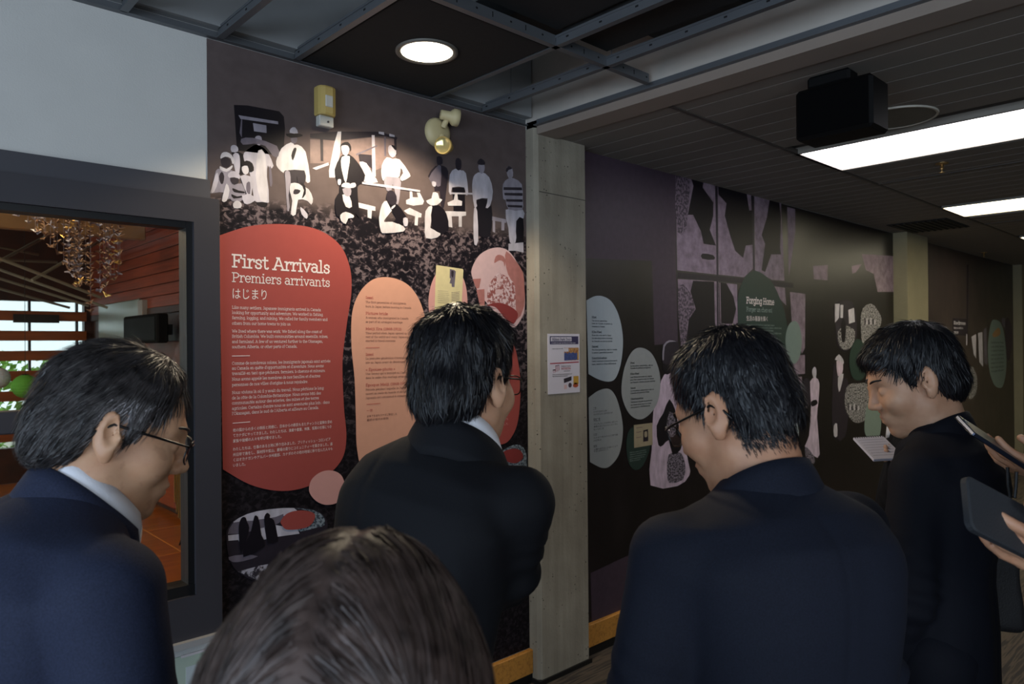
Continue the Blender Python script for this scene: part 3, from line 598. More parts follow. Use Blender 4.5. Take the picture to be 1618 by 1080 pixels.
# ---- prints are traced on the wall plane; every layer sits a fraction of a millimetre proud of the one below
class Print:
    def __init__(s, Y): s.Y = Y
    def p(s, x, y, fr=None):
        if fr: x, y = fr[0] + x / fr[2], fr[1] + y / fr[2]
        q = on_y(x, y, s.Y); return (q[0], q[2])
def smooth_loop(pts, n=5, closed=True):
    out = []; N = len(pts)
    for i in range(N if closed else N - 1):
        p0, p1, p2, p3 = (np.array(pts[(i + k) % N if closed else min(max(i + k, 0), N - 1)], float) for k in (-1, 0, 1, 2))
        for j in range(n):
            t = j / n; out.append(tuple(.5 * ((2 * p1) + (-p0 + p2) * t + (2 * p0 - 5 * p1 + 4 * p2 - p3) * t * t + (-p0 + 3 * p1 - 3 * p2 + p3) * t ** 3)))
    return out
LAY = .00035
class Art:
    """collects flat printed polygons of one motif, then links them as one mesh"""
    def __init__(s, pr, fr=None, base=1): s.pr = pr; s.fr = fr; s.mb = MB(); s.k = base
    def poly(s, m, pts, smooth=0, lay=None):
        if smooth: pts = smooth_loop(pts, smooth)
        P = [s.pr.p(x, y, s.fr) for x, y in pts]; s.flat(m, P, lay); return s
    def flat(s, m, P, lay=None):
        tri = tessellate_polygon([[Vector((a, b_, 0)) for a, b_ in P]]); y = s.pr.Y - LAY * (s.k if lay is None else lay)
        fs = []
        for t in tri:
            a, b_, c = (P[i] for i in t); ar = (b_[0] - a[0]) * (c[1] - a[1]) - (b_[1] - a[1]) * (c[0] - a[0])
            fs.append(tuple(t) if ar > 0 else tuple(t)[::-1])
        s.mb.add([(a, y, b_) for a, b_ in P], fs, m); s.k += .15
    def text(s, m, txt, a, b_, px, weight=.075, jp=False, lay=6):
        """a, b_: first and last baseline points in the photo frame, px: cap height"""
        A = s.pr.p(*a, s.fr); B = s.pr.p(*b_, s.fr); T = s.pr.p(a[0], a[1] - px, s.fr); h = T[1] - A[1]
        vs, fs, w = cjk_mesh(txt) if jp else stroke_mesh(txt, weight)
        sy = h / (.72 if jp else .7); sx = (B[0] - A[0]) / w; y = s.pr.Y - LAY * lay
        s.mb.add([(A[0] + u * sx, y - (0 if jp else (i // 4 % 7) * 2.5e-5), A[1] + v * sy) for i, (u, v) in enumerate(vs)], fs, m)
    def build(s, name, parent, **kw): o = s.mb.build(name, None, **kw); return rel(o, parent)
INK = {k: mat('print_' + k, c, .5, var=(.22 if k in ('white', 'light', 'grey', 'mid', 'palemauve') else v_), nscale=(26 if k in ('white', 'light', 'grey', 'mid', 'palemauve') else 30), spec=.25, stretch=((1, 1, .4) if k in ('white', 'light', 'grey', 'mid', 'palemauve') else (1, 1, 1))) for k, c, v_ in (('black', '#17131a', .1), ('dark', '#2e2830', .15), ('mid', '#6d6570', .15), ('grey', '#98919b', .15), ('light', '#c3bdc6', .1), ('white', '#d3cdd0', .05),
    ('tan', '#84706c', .15), ('red', '#a84f48', .02), ('deepred', '#8e3a38', .02), ('peach', '#e2a78c', .02), ('pink', '#dca39a', .02), ('rose', '#b67770', .12), ('palerose', '#dcb9b8', .05), ('cream', '#e0d2a0', .06), ('ivory', '#f0e2dc', 0),
    ('redtext', '#b8564c', 0), ('browntext', '#6b443c', 0), ('paleblue', '#a9b2b8', .02), ('bluegrey', '#9b9f9e', .02), ('greytext', '#22272b', 0), ('green', '#2c3e38', .03), ('greentext', '#8fa098', 0), ('mauve', '#76626f', .25), ('purple', '#483b46', .1), ('palemauve', '#c9b6c6', .08), ('ltgreen', '#7f8f88', .03), ('orange', '#a8835a', .1), ('sepia', '#a89c80', .06))}
def m_mottle(name, a, b_, scale, lo=.45, hi=.55):
    m = bpy.data.materials.new(name); m.use_nodes = True; t = NT(m); v = t.coords()
    t.link(t.ramp(t.noise(v, scale, 3, .6), [(lo, a), (hi, b_)]), t.b.inputs['Base Color']); t.b.inputs['Roughness'].default_value = .6; MATS[name] = m; return m
KIM = m_mottle('print_kimono', '#9c5650', '#e2c6c6', 75); FURM = m_mottle('print_fur', '#1c1720', '#8e8492', 90); CROWD = m_mottle('print_crowd', '#1c1a1c', '#aaa6a8', 70); BARK = m_mottle('print_bark', '#3a303a', '#7d6a78', 60); STR = m_mottle('print_stripe', '#2e2830', '#b3adb6', 55); TRIM = m_mottle('print_foliage_blue', '#3c4650', '#8f9aa2', 90)
# ---- mural one
def m_mural1():
    m = bpy.data.materials.new('mural_field_print'); m.use_nodes = True; t = NT(m)
    tc = t.add('ShaderNodeTexCoord'); sx = t.add('ShaderNodeSeparateXYZ'); t.link(tc.outputs['Object'], sx.inputs[0])
    v = t.coords((1, 1, 1.25)); n1 = t.noise(v, 42, 4, .62, .6); n2 = t.noise(v, 7, 3)
    leaf = t.ramp(t.math('ADD', t.math('MULTIPLY', n1, .72), t.math('MULTIPLY', n2, .28)), [(.47, '#17141a'), (.525, '#352d32'), (.575, '#77686a')])
    dim = t.ramp(n1, [(.46, '#151215'), (.64, '#2e282c')])
    # the printed field fades to a darker print toward its foot
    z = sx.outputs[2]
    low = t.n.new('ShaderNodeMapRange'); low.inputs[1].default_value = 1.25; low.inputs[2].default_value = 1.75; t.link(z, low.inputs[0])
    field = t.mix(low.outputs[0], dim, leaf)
    edge = t.math('ADD', z, t.math('MULTIPLY', t.math('SUBTRACT', n2, .5), .12))
    hi = t.n.new('ShaderNodeMapRange'); hi.inputs[1].default_value = 2.11; hi.inputs[2].default_value = 2.17; t.link(edge, hi.inputs[0])
    sky = t.ramp(t.noise(v, 14, 4), [(.3, '#5d514f'), (.7, '#675a58')])
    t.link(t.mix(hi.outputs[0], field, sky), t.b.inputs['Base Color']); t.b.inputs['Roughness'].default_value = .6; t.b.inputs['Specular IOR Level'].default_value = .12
    return m
MY = WY - .003
mur1 = empty('photo_mural', (1.7, MY, .16), 'printed wall mural of farm workers in a field with red and peach text shapes', 'mural')
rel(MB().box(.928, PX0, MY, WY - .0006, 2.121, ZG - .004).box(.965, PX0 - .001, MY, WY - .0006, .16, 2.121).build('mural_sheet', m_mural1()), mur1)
P1 = Print(MY); K = INK
A_ = (330, 160, 5.4); B_ = (490, 180, 5.4); C_ = (650, 160, 4.5); F_ = (345, 790, 7.715); G_ = (680, 380, 7.2)
def art1(name, fr, items, base=1):
    a = Art(P1, fr, base)
    for it in items: a.poly(it[0] if not isinstance(it[0], str) else K[it[0]], it[1], it[2] if len(it) > 2 else 2)
    return a.build(name, mur1)
art1('printed_truck', A_, [('black', [(213, 30), (330, 35), (600, 85), (640, 130), (650, 240), (640, 380), (600, 460), (240, 420), (225, 200)], 0), ('grey', [(252, 118), (590, 172), (592, 196), (270, 150)], 0), ('grey', [(375, 185), (490, 205), (492, 270), (385, 255)], 0), ('mid', [(262, 270), (275, 150), (285, 150), (280, 310)], 0), ('mid', [(275, 320), (380, 312), (580, 380), (592, 470), (545, 465), (480, 380), (380, 362), (290, 370)])])
art1('printed_woman', A_, [('light', [(300, 440), (360, 390), (400, 370), (440, 380), (500, 430), (552, 550), (517, 572), (502, 545), (495, 640), (512, 862), (400, 855), (380, 800), (350, 620), (300, 500)]), ('black', [(383, 305), (400, 268), (440, 262), (460, 300), (455, 340), (390, 340)]), ('grey', [(394, 308), (420, 292), (448, 305), (450, 350), (430, 378), (402, 355)]), ('white', [(420, 420), (480, 450), (490, 640), (500, 840), (440, 845), (400, 640)]), ('mid', [(512, 570), (530, 565), (542, 700), (522, 722)]), ('black', [(410, 860), (500, 865), (480, 905), (420, 890)])])
art1('printed_child', A_, [('black', [(190, 430), (290, 450), (300, 600), (262, 625), (250, 560)]), ('light', [(188, 385), (215, 372), (245, 390), (247, 428), (193, 432)]), ('light', [(205, 455), (250, 445), (265, 500), (260, 612), (225, 600)])], 2)
art1('printed_child', A_, [('grey', [(60, 590), (100, 575), (200, 590), (215, 700), (170, 775), (90, 775), (20, 785), (12, 770), (40, 680)]), ('dark', [(105, 485), (140, 475), (182, 500), (180, 548), (150, 565), (112, 545)]), ('white', [(97, 480), (110, 442), (150, 432), (195, 460), (217, 515), (200, 535), (185, 487), (140, 472), (105, 488)]), ('white', [(95, 552), (150, 577), (197, 545), (197, 570), (150, 602), (97, 582)]), ('dark', [(110, 600), (130, 640), (120, 700), (100, 700), (85, 640)]), ('light', [(50, 640), (75, 610), (80, 680), (45, 770), (18, 770)])], 3)
art1('printed_child', A_, [('grey', [(150, 690), (210, 715), (280, 700), (312, 800), (270, 852), (200, 850), (180, 830), (130, 830)]), ('light', [(165, 615), (210, 595), (257, 620), (262, 662), (170, 652)]), ('dark', [(180, 652), (250, 657), (246, 702), (200, 706)]), ('black', [(200, 740), (250, 760), (300, 770), (300, 785), (215, 775)]), ('black', [(190, 790), (240, 812), (300, 800), (300, 815), (210, 830)]), ('white', [(205, 872), (240, 845), (277, 872), (270, 908), (215, 912)]), ('white', [(150, 700), (175, 760), (150, 850), (110, 850), (130, 760)])], 4)
art1('printed_child', A_, [('light', [(265, 640), (350, 640), (372, 720), (362, 800), (412, 825), (350, 872), (300, 870), (280, 800), (322, 790)]), ('black', [(278, 535), (320, 505), (370, 530), (382, 592), (340, 602), (332, 552), (285, 562)]), ('white', [(280, 560), (325, 550), (340, 600), (312, 627), (285, 602)]), ('mid', [(320, 700), (350, 690), (350, 790), (320, 770)])], 5)
art1('printed_man', A_, [('dark', [(650, 590), (815, 590), (822, 680), (760, 800), (700, 790), (682, 932), (665, 900), (655, 700)]), ('grey', [(650, 600), (690, 600), (697, 700), (680, 800), (690, 900), (670, 935), (655, 700)]), ('white', [(573, 510), (620, 400), (700, 350), (730, 372), (760, 370), (825, 430), (862, 640), (857, 692), (825, 682), (815, 590), (650, 590), (640, 612), (590, 570)]), ('mid', [(700, 305), (750, 305), (750, 345), (725, 362), (705, 345)]), ('black', [(725, 400), (747, 400), (740, 440), (717, 505), (703, 462)]), ('black', [(655, 277), (780, 278), (795, 298), (700, 312)]), ('light', [(690, 268), (700, 230), (735, 222), (760, 272)])])
art1('printed_man', A_, [('dark', [(750, 640), (800, 640), (802, 702), (770, 722)]), ('white', [(698, 700), (760, 700), (790, 720), (850, 750), (887, 830), (872, 882), (840, 850), (760, 840), (740, 965), (698, 962), (710, 850), (690, 770)]), ('black', [(780, 690), (820, 720), (825, 790), (790, 830), (810, 760)]), ('light', [(780, 900), (840, 960), (832, 1002), (790, 962)]), ('dark', [(730, 750), (780, 760), (760, 790), (720, 790)])], 4)
art1('printed_shed', B_, [('tan', [(0, 215), (265, 230), (520, 200), (720, 215), (735, 400), (560, 480), (300, 420), (0, 420)], 0), ('dark', [(0, 168), (230, 150), (560, 150), (640, 165), (745, 200), (737, 217), (640, 190), (520, 195), (200, 228), (0, 202)], 0), ('light', [(585, 150), (630, 155), (632, 180), (585, 168)], 0), ('light', [(675, 168), (720, 180), (720, 197), (675, 190)], 0), ('light', [(525, 180), (550, 180), (560, 535), (530, 525)], 0), ('mid', [(630, 195), (645, 195), (650, 360), (632, 360)], 0), ('dark', [(715, 210), (735, 210), (740, 350), (720, 350)], 0), ('dark', [(85, 210), (110, 210), (112, 402), (90, 402)], 0), ('dark', [(410, 340), (525, 350), (530, 475), (480, 425), (420, 402)], 0), ('white', [(420, 410), (480, 420), (530, 510), (577, 582), (460, 577), (440, 470)]), ('white', [(235, 150), (265, 150), (255, 330), (212, 542), (163, 542), (160, 480), (205, 250)], 0), ('light', [(18, 462), (155, 413), (160, 436), (50, 477)], 0), ('mid', [(390, 340), (570, 265), (575, 275), (395, 355)], 0)])
art1('printed_man', B_, [('black', [(208, 475), (260, 360), (330, 345), (400, 410), (467, 522), (440, 592), (400, 622), (412, 785), (415, 885), (345, 800), (250, 800), (250, 600), (225, 562)]), ('white', [(268, 368), (335, 363), (322, 480), (302, 592), (277, 520), (262, 440)]), ('light', [(262, 275), (310, 266), (332, 300), (312, 352), (275, 342)]), ('black', [(252, 285), (270, 250), (320, 240), (347, 280), (342, 322), (320, 270), (270, 270)]), ('light', [(233, 560), (260, 560), (257, 602), (235, 602)]), ('light', [(340, 595), (380, 588), (387, 620), (345, 632)])], 8)
art1('printed_man', B_, [('black', [(213, 720), (260, 670), (290, 790), (350, 790), (382, 862), (250, 882), (215, 842)]), ('white', [(270, 690), (330, 700), (352, 792), (300, 792)]), ('grey', [(270, 640), (340, 630), (342, 692), (300, 702)]), ('light', [(263, 622), (280, 590), (330, 590), (342, 632)]), ('white', [(253, 862), (300, 835), (367, 865), (360, 887), (320, 892), (300, 938), (260, 912)])], 12)
art1('printed_bench', B_, [('white', [(410, 755), (557, 790), (557, 826), (527, 822), (522, 892), (490, 882), (490, 817), (410, 797)], 0)])
art1('printed_man', B_, [('grey', [(630, 535), (760, 545), (767, 640), (750, 762), (725, 772), (720, 660), (700, 600), (690, 652), (650, 652)]), ('white', [(608, 440), (650, 370), (700, 385), (760, 388), (847, 510), (842, 542), (780, 572), (765, 542), (790, 505), (770, 460), (760, 532), (720, 542), (640, 532), (625, 572), (606, 532)]), ('light', [(663, 312), (670, 270), (720, 275), (732, 342), (700, 372), (672, 347)]), ('black', [(688, 266), (722, 275), (730, 315), (705, 290)]), ('light', [(440, 580), (640, 605), (935, 650), (935, 667), (640, 625), (440, 597)], 0)], 8)
art1('printed_bench', B_, [('white', [(818, 735), (850, 720), (850, 660), (870, 660), (875, 710), (920, 710), (910, 670), (935, 670), (972, 742), (960, 772), (880, 782), (820, 767)], 0), ('white', [(800, 825), (850, 800), (952, 850), (947, 882), (922, 882), (917, 952), (890, 947), (895, 872), (830, 852)], 0)])
art1('printed_man', B_, [('white', [(583, 885), (610, 770), (650, 742), (690, 800), (720, 790), (640, 890), (630, 922), (700, 920), (792, 960), (792, 1002), (640, 1017), (600, 1002)]), ('black', [(650, 745), (740, 773), (800, 850), (817, 892), (790, 942), (700, 922), (730, 890)]), ('light', [(690, 795), (720, 775), (720, 790), (690, 815)]), ('dark', [(643, 712), (660, 660), (700, 655), (732, 700), (727, 772), (670, 767)]), ('light', [(790, 890), (827, 890), (827, 952), (795, 952)])], 12)
art1('printed_man', C_, [('dark', [(180, 395), (215, 395), (222, 442), (185, 452)]), ('dark', [(118, 532), (170, 460), (230, 460), (262, 500), (250, 622), (232, 752), (210, 742), (200, 640), (165, 642), (160, 592)]), ('mid', [(175, 470), (210, 460), (207, 600), (165, 592), (123, 547)]), ('light', [(145, 570), (175, 575), (170, 605), (150, 600)])])
art1('printed_man', C_, [('black', [(290, 612), (380, 612), (382, 782), (300, 782)], 0), ('light', [(273, 520), (310, 480), (350, 490), (387, 510), (404, 652), (385, 662), (375, 612), (290, 612), (285, 662), (266, 642)]), ('dark', [(313, 420), (330, 402), (354, 420), (354, 472), (335, 492), (316, 472)])])
art1('printed_bench', C_, [('light', [(275, 647), (435, 651), (435, 663), (275, 659)], 0), ('white', [(255, 720), (300, 700), (310, 650), (325, 655), (330, 700), (360, 710), (357, 742), (260, 742)], 0), ('white', [(240, 780), (387, 785), (387, 812), (357, 817), (357, 892), (335, 892), (335, 817), (285, 817), (290, 897), (265, 892)], 0)], 4)
art1('printed_man', C_, [('white', [(98, 780), (140, 740), (152, 800), (132, 900), (205, 932), (180, 968), (100, 972), (93, 882)]), ('black', [(148, 740), (200, 743), (247, 800), (262, 902), (210, 942), (140, 882)]), ('white', [(102, 707), (140, 690), (150, 648), (185, 653), (195, 690), (217, 700), (180, 737), (130, 737)])], 8)
art1('printed_man', C_, [('black', [(453, 705), (545, 700), (572, 800), (552, 962), (470, 942), (450, 800)]), ('light', [(433, 560), (450, 520), (495, 503), (550, 540), (577, 640), (557, 742), (525, 757), (540, 690), (460, 700), (465, 742), (445, 752), (430, 640)]), ('grey', [(475, 448), (515, 450), (517, 492), (498, 517), (477, 492)]), ('dark', [(466, 432), (490, 406), (520, 430), (517, 452), (475, 450)]), ('light', [(443, 760), (465, 780), (472, 992), (445, 1018), (438, 900)])], 8)
art1('printed_bench', C_, [('grey', [(565, 815), (677, 840), (674, 862), (662, 864), (660, 917), (640, 917), (640, 857), (595, 850), (595, 932), (578, 927), (578, 847), (565, 842)], 0)])
art1('printed_man', C_, [('light', [(670, 770), (792, 770), (797, 830), (760, 880), (740, 1002), (700, 1002), (690, 900)]), ('grey', [(650, 590), (690, 548), (730, 548), (785, 590), (792, 700), (787, 772), (690, 767), (670, 700), (653, 692)]), ('dark', [(655, 610), (785, 612), (788, 632), (655, 630)], 0), ('dark', [(660, 650), (790, 652), (790, 672), (662, 668)], 0), ('dark', [(672, 695), (790, 697), (790, 715), (675, 713)], 0), ('dark', [(682, 735), (788, 740), (788, 756), (686, 752)], 0), ('grey', [(675, 480), (690, 462), (717, 480), (722, 532), (700, 552), (682, 527)]), ('dark', [(670, 490), (690, 460), (717, 478), (690, 488), (680, 505)]), ('black', [(745, 850), (793, 832), (795, 982), (750, 1000)]), ('light', [(690, 1012), (795, 1002), (797, 1075), (740, 1062), (690, 1062)], 0)])
# -- text shapes on mural one: each shape is a part, its lettering a sub-part
def shape1(name, m, pts, fr=None, smooth=6, lay=4.0, lab=None):
    a = Art(P1, fr, lay); a.poly(K[m] if isinstance(m, str) else m, pts, smooth); o = a.build(name, mur1)
    if lab: o['label'] = lab
    return o
def letters(pr, parent, jobs, name='lettering', fr=None):
    a = Art(pr, fr, 8)
    for j in jobs: a.text(K[j[0]], *j[1:5], **(j[5] if len(j) > 5 else {}))
    o = a.mb.build(name); o.parent = parent; return o
def bar(pr, parent, m, a, b_, px, fr=None):
    A = pr.p(*a, fr); B = pr.p(*b_, fr); h = pr.p(a[0], a[1] - px, fr)[1] - A[1]; y = pr.Y - LAY * 8
    o = MB().add([(A[0], y, A[1]), (B[0], y, A[1]), (B[0], y, A[1] + h), (A[0], y, A[1] + h)], [(0, 1, 2, 3)]).build('divider_rule', K[m]); o.parent = parent
red_pts = smooth_loop([(346, 372), (395, 357), (450, 354), (500, 362), (535, 385), (552, 420), (555, 460), (548, 510), (541, 570), (543, 640), (547, 690), (540, 725), (515, 752), (480, 770), (440, 775), (395, 765), (352, 741)], 6, False) + [(352, 741), (349, 560)]
red = shape1('text_shape', 'red', red_pts, smooth=0, lab='large red text shape headed First Arrivals')
J = dict(jp=True)
for j_, nm_ in ((('ivory', 'First Arrivals', (366, 421), (521, 431), 19, dict(weight=.095)), 'title_lettering'), (('ivory', 'Premiers arrivants', (366, 444.5), (521, 452.5), 14, dict(weight=.075)), 'subtitle_lettering'), (('ivory', 'はじまり', (365.5, 470.5), (421, 471), 14, J), 'japanese_title')): letters(P1, red, [j_], nm_)
L1 = ["Like many settlers, Japanese immigrants arrived in Canada", "looking for opportunity and adventure. We worked in fishing,", "farming, logging, and mining. We called for family members and", "others from our home towns to join us.",
      "We lived where there was work. We fished along the coast of", "British Columbia. We built communities around sawmills, mines,", "and farmland. A few of us ventured further to the Okanagan,", "southern Alberta, or other parts of Canada.",
      "Comme de nombreux colons, les immigrants japonais sont arrivés", "au Canada en quête d'opportunités et d'aventure. Nous avons", "travaillé en tant que pêcheurs, fermiers, bûcherons et mineurs.", "Nous avons appelé les membres de nos familles et d'autres", "personnes de nos villes d'origine à nous rejoindre.",
      "Nous vivions là où il y avait du travail. Nous pêchions le long", "de la côte de la Colombie-Britannique. Nous avons bâti des", "communautés autour des scieries, des mines et des terres", "agricoles. Certains d'entre nous se sont aventurés plus loin : dans", "l'Okanagan, dans le sud de l'Alberta et ailleurs au Canada."]
fr5 = (350, 480, 5.684); fr6 = (350, 640, 6.0)
E5 = [(42, 890, 58), (88, 912, 108), (135, 950, 150), (185, 622, 190), (256, 900, 262), (302, 955, 305), (350, 908, 350), (397, 678, 394), (545, 975, 525), (590, 915, 570), (637, 930, 612), (688, 885, 660), (738, 775, 706), (808, 915, 772), (856, 890, 812), (902, 872, 860), (950, 968, 895), (996, 872, 946)]
jobs = [('ivory', s, (92, y0), (x1, y1), 25, dict(weight=.07)) for s, (y0, x1, y1) in zip(L1, E5)]
letters(P1, red, jobs, 'body_lettering', fr5)
JL = ["他の国からの多くの移民と同様に、日本からの移民もまたチャンスと冒険を求め", "てカナダにやってきました。わたしたちは、漁業や農業、林業、鉱業の仕事につき", "家族や故郷の人々を呼び寄せました。", "わたしたちは、仕事のある土地に移り住みました。ブリティッシュ・コロンビア", "州沿岸で漁をし、製材所や鉱山、農場の周りにコミュニティーを築きました。遠", "くはオカナガンやアルバータ州南部、カナダのその他の地域に移り住んだ人々も", "いました。"]
E6 = [(250, 1045, 178), (300, 1040, 220), (352, 565, 312), (430, 1030, 345), (482, 1050, 390), (532, 1050, 432), (582, 225, 575)]
letters(P1, red, [('ivory', s, (105, y0), (x1, y1), 26, J) for s, (y0, x1, y1) in zip(JL, E6)], 'japanese_lettering', fr6)
bar(P1, red, 'ivory', (92, 470), (252, 468), 6, fr5); bar(P1, red, 'ivory', (103, 172), (268, 155), 6, fr6)
peach = shape1('text_shape', 'peach', [(600, 438), (625, 440), (648, 453), (665, 480), (674, 520), (675, 580), (673, 640), (672, 700), (655, 745), (610, 760), (575, 745), (564, 710), (562, 660), (560, 600), (555, 545), (556, 495), (566, 465), (582, 446)], lab='tall peach coloured text shape with definitions')
frp = (560, 440, 4.5)
PL = [('redtext', 'Issei', 142, 133, 17), ('browntext', 'The first generation of immigrants,', 172, 368, 13), ('browntext', 'born in Japan before moving to Canada', 203, 402, 13), ('redtext', 'Picture bride', 254, 236, 17), ('browntext', 'A woman who immigrated to Canada', 283, 382, 13), ('browntext', 'as part of an arranged marriage', 312, 340, 13), ('redtext', 'Meiji Era (1868-1912)', 364, 333, 17), ('browntext', 'Time period when Japan opened up to the', 393, 422, 13), ('browntext', 'rest of the world and many Japanese people', 420, 437, 13), ('browntext', 'started to travel overseas', 448, 290, 13),
      ('redtext', 'Issei', 547, 134, 17), ('browntext', "La première génération d'immigrants,", 574, 392, 13), ('browntext', 'née au Japon avant de déménager au Canada', 603, 448, 13), ('redtext', '« Épouse-photo »', 656, 288, 17), ('browntext', 'Une femme qui a immigré au Canada', 683, 385, 13), ('browntext', "dans le cadre d'un mariage arrangé", 712, 370, 13), ('redtext', 'Époque Meiji (1868-1912)', 766, 380, 17), ('browntext', "Période pendant laquelle le Japon s'est", 796, 405, 13), ('browntext', 'ouvert au reste du monde et de nombreux', 825, 424, 13), ('browntext', 'Japonais ont commencé à voyager outre-mer', 855, 448, 13)]
letters(P1, peach, [(c, s, (78, y), (x1, y), h, dict(weight=.085 if c == 'redtext' else .07)) for c, s, y, x1, h in PL] + [('redtext', '一世', (84, 948), (128, 945), 17, J), ('browntext', '日本で生まれカナダに移住した', (86, 985), (300, 970), 13, J), ('browntext', '最初の世代の移民', (86, 1012), (240, 1000), 13, J)], 'lettering', frp)
bar(P1, peach, 'redtext', (78, 493), (176, 493), 4, frp); bar(P1, peach, 'redtext', (84, 895), (182, 890), 4, frp)
sp_ = shape1('text_shape', 'pink', [(688, 434), (712, 422), (731, 438), (738, 470), (734, 510), (705, 535), (682, 510), (677, 470)], lab='small pink shape behind the old identity card print')
a = Art(P1, G_, 6); a.poly(K['cream'], [(62, 285), (70, 278), (365, 322), (372, 335), (362, 560), (350, 760), (45, 800), (55, 450)]).poly(K['mid'], [(218, 322), (270, 335), (286, 350), (270, 530), (240, 525), (238, 490), (215, 485), (228, 430), (216, 425)], 0).poly(K['dark'], [(235, 345), (262, 352), (255, 420), (236, 400)], 2)
for k in range(7): a.poly(K['tan'], [(80, 570 + k * 22), (200 + 10 * (k % 3), 575 + k * 22), (200, 578 + k * 22), (80, 574 + k * 22)], 0)
for k in range(6): a.poly(K['tan'], [(235, 590 + k * 18), (330 - 12 * (k % 2), 580 + k * 18), (330, 584 + k * 18), (235, 595 + k * 18)], 0)
a.build('printed_identity_card', mur1)
kp = shape1('photo_shape', 'palerose', [(745, 425), (758, 402), (782, 391), (804, 397), (821, 424), (828, 455), (829, 480), (826, 498), (812, 517), (795, 505), (772, 482), (755, 460), (747, 441)], lab='pink tinted photograph of a seated woman in a kimono')
art1('printed_portrait', G_, [('rose', [(860, 120), (960, 220), (1050, 360), (1066, 520), (1066, 740), (980, 900), (960, 560), (880, 380), (850, 240)]), (KIM, [(640, 715), (660, 520), (720, 420), (770, 370), (850, 400), (940, 470), (962, 560), (962, 750), (900, 742), (800, 705), (700, 722)]), ('palerose', [(738, 250), (780, 228), (830, 245), (835, 312), (790, 372), (755, 342)]), ('rose', [(723, 245), (740, 180), (780, 160), (830, 180), (852, 232), (840, 300), (828, 242), (780, 225), (735, 252)]), ('palerose', [(740, 555), (820, 560), (815, 600), (745, 600)]), ('rose', [(480, 437), (572, 430), (570, 450), (552, 540), (520, 545)], 0), ('rose', [(520, 560), (612, 550), (615, 740), (560, 742)], 0), ('palerose', [(770, 380), (800, 390), (790, 470), (765, 500)])], 5)
cap = shape1('caption_shape', 'deepred', [(640, 735), (760, 705), (880, 735), (975, 800), (990, 860), (940, 945), (860, 900), (740, 760)], G_, lay=7.2)
letters(P1, cap, [('pink', 'A picture bride', (790, 800), (925, 802), 10), ('pink', 'in her kimono on', (800, 830), (925, 830), 10), ('pink', 'her wedding', (840, 860), (900, 858), 10), ('pink', 'day', (860, 888), (895, 886), 10)], fr=G_)
r2 = shape1('text_shape', 'red', [(700, 560), (760, 520), (805, 535), (819, 575), (822, 620), (818, 665), (808, 690), (795, 701), (775, 700), (740, 690), (705, 640)], lab='red text shape behind the head of the man in black')
fr_m = (630, 460, 4.152)
letters(P1, r2, [('pink', '写真花嫁として海を渡りました', (530, 800), (712, 800), 13, J), ('pink', '多くの女性がカナダで家族を', (530, 835), (715, 830), 13, J), ('pink', '築き農場や漁村で働きながら', (530, 862), (715, 858), 13, J), ('pink', '子どもたちを育てました', (540, 893), (715, 885), 13, J), ('pink', 'そして暮らし', (540, 925), (620, 920), 13, J)], fr=fr_m)
s4 = shape1('photo_shape', TRIM, [(790, 718), (803, 706), (818, 702), (829, 710), (832, 730), (831, 760), (815, 765), (795, 745)], lay=4)
c4 = shape1('caption_shape', 'deepred', [(793, 716), (805, 709), (820, 710), (826, 722), (815, 731), (800, 728)], lay=7)
s5 = shape1('caption_shape', 'pink', [(488, 775), (492, 757), (507, 745), (525, 743), (540, 752), (545, 775), (535, 792), (515, 797), (498, 790)], lay=6.5, lab='small pale pink caption shape below the red shape')
letters(P1, s5, [('browntext', 'Japanese fishermen', (500, 765), (541, 760), 2.2), ('browntext', 'working on the Fraser', (498, 769.5), (541, 765), 2.2), ('browntext', 'River near Steveston', (496, 774), (541, 770), 2.2), ('browntext', 'BC, about', (503, 778), (541, 774.5), 2.2), ('browntext', '1912', (505, 782), (530, 779), 2.2)])
ph = shape1('photo_shape', 'dark', [(95, 440), (110, 350), (190, 245), (350, 160), (600, 105), (920, 85), (1150, 110), (1290, 190), (1330, 330), (1250, 520), (1000, 760), (700, 930), (480, 985), (240, 872), (130, 700)], F_, lab='oval photograph of three figures at the water edge')
art1('printed_shore', F_, [('light', [(180, 262), (350, 166), (600, 110), (920, 92), (925, 160), (700, 205), (450, 240), (250, 285)]), ('mid', [(110, 420), (180, 270), (450, 245), (700, 200), (790, 165), (770, 240), (690, 300), (500, 345), (300, 400), (120, 410)]), (TRIM, [(930, 95), (1150, 118), (1280, 195), (1290, 300), (1200, 330), (1000, 380), (960, 350), (1165, 220), (1100, 130)]), ('light', [(115, 425), (250, 410), (262, 522), (240, 482), (120, 492)], 0), ('light', [(508, 340), (560, 330), (582, 472), (530, 482)], 0), ('light', [(695, 300), (960, 345), (987, 405), (720, 442)], 0), ('mid', [(120, 690), (300, 660), (480, 680), (300, 740), (170, 750)]), (STR, [(235, 865), (520, 790), (700, 760), (620, 850), (485, 975)], 0)], 5)
for pts in ([(245, 310), (270, 225), (300, 200), (330, 212), (345, 262), (372, 332), (345, 450), (275, 645), (250, 500)], [(380, 420), (420, 250), (440, 185), (477, 200), (502, 300), (520, 420), (560, 560), (300, 690), (330, 500)], [(555, 200), (590, 150), (627, 180), (622, 210), (672, 240), (702, 380), (722, 500), (600, 522), (582, 400), (560, 300)]): art1('printed_man', F_, [('black', pts)], 9)
c6 = shape1('caption_shape', 'red', [(757, 245), (840, 155), (1000, 120), (1150, 150), (1168, 222), (1100, 312), (950, 352), (820, 350), (770, 300)], F_, lay=11)
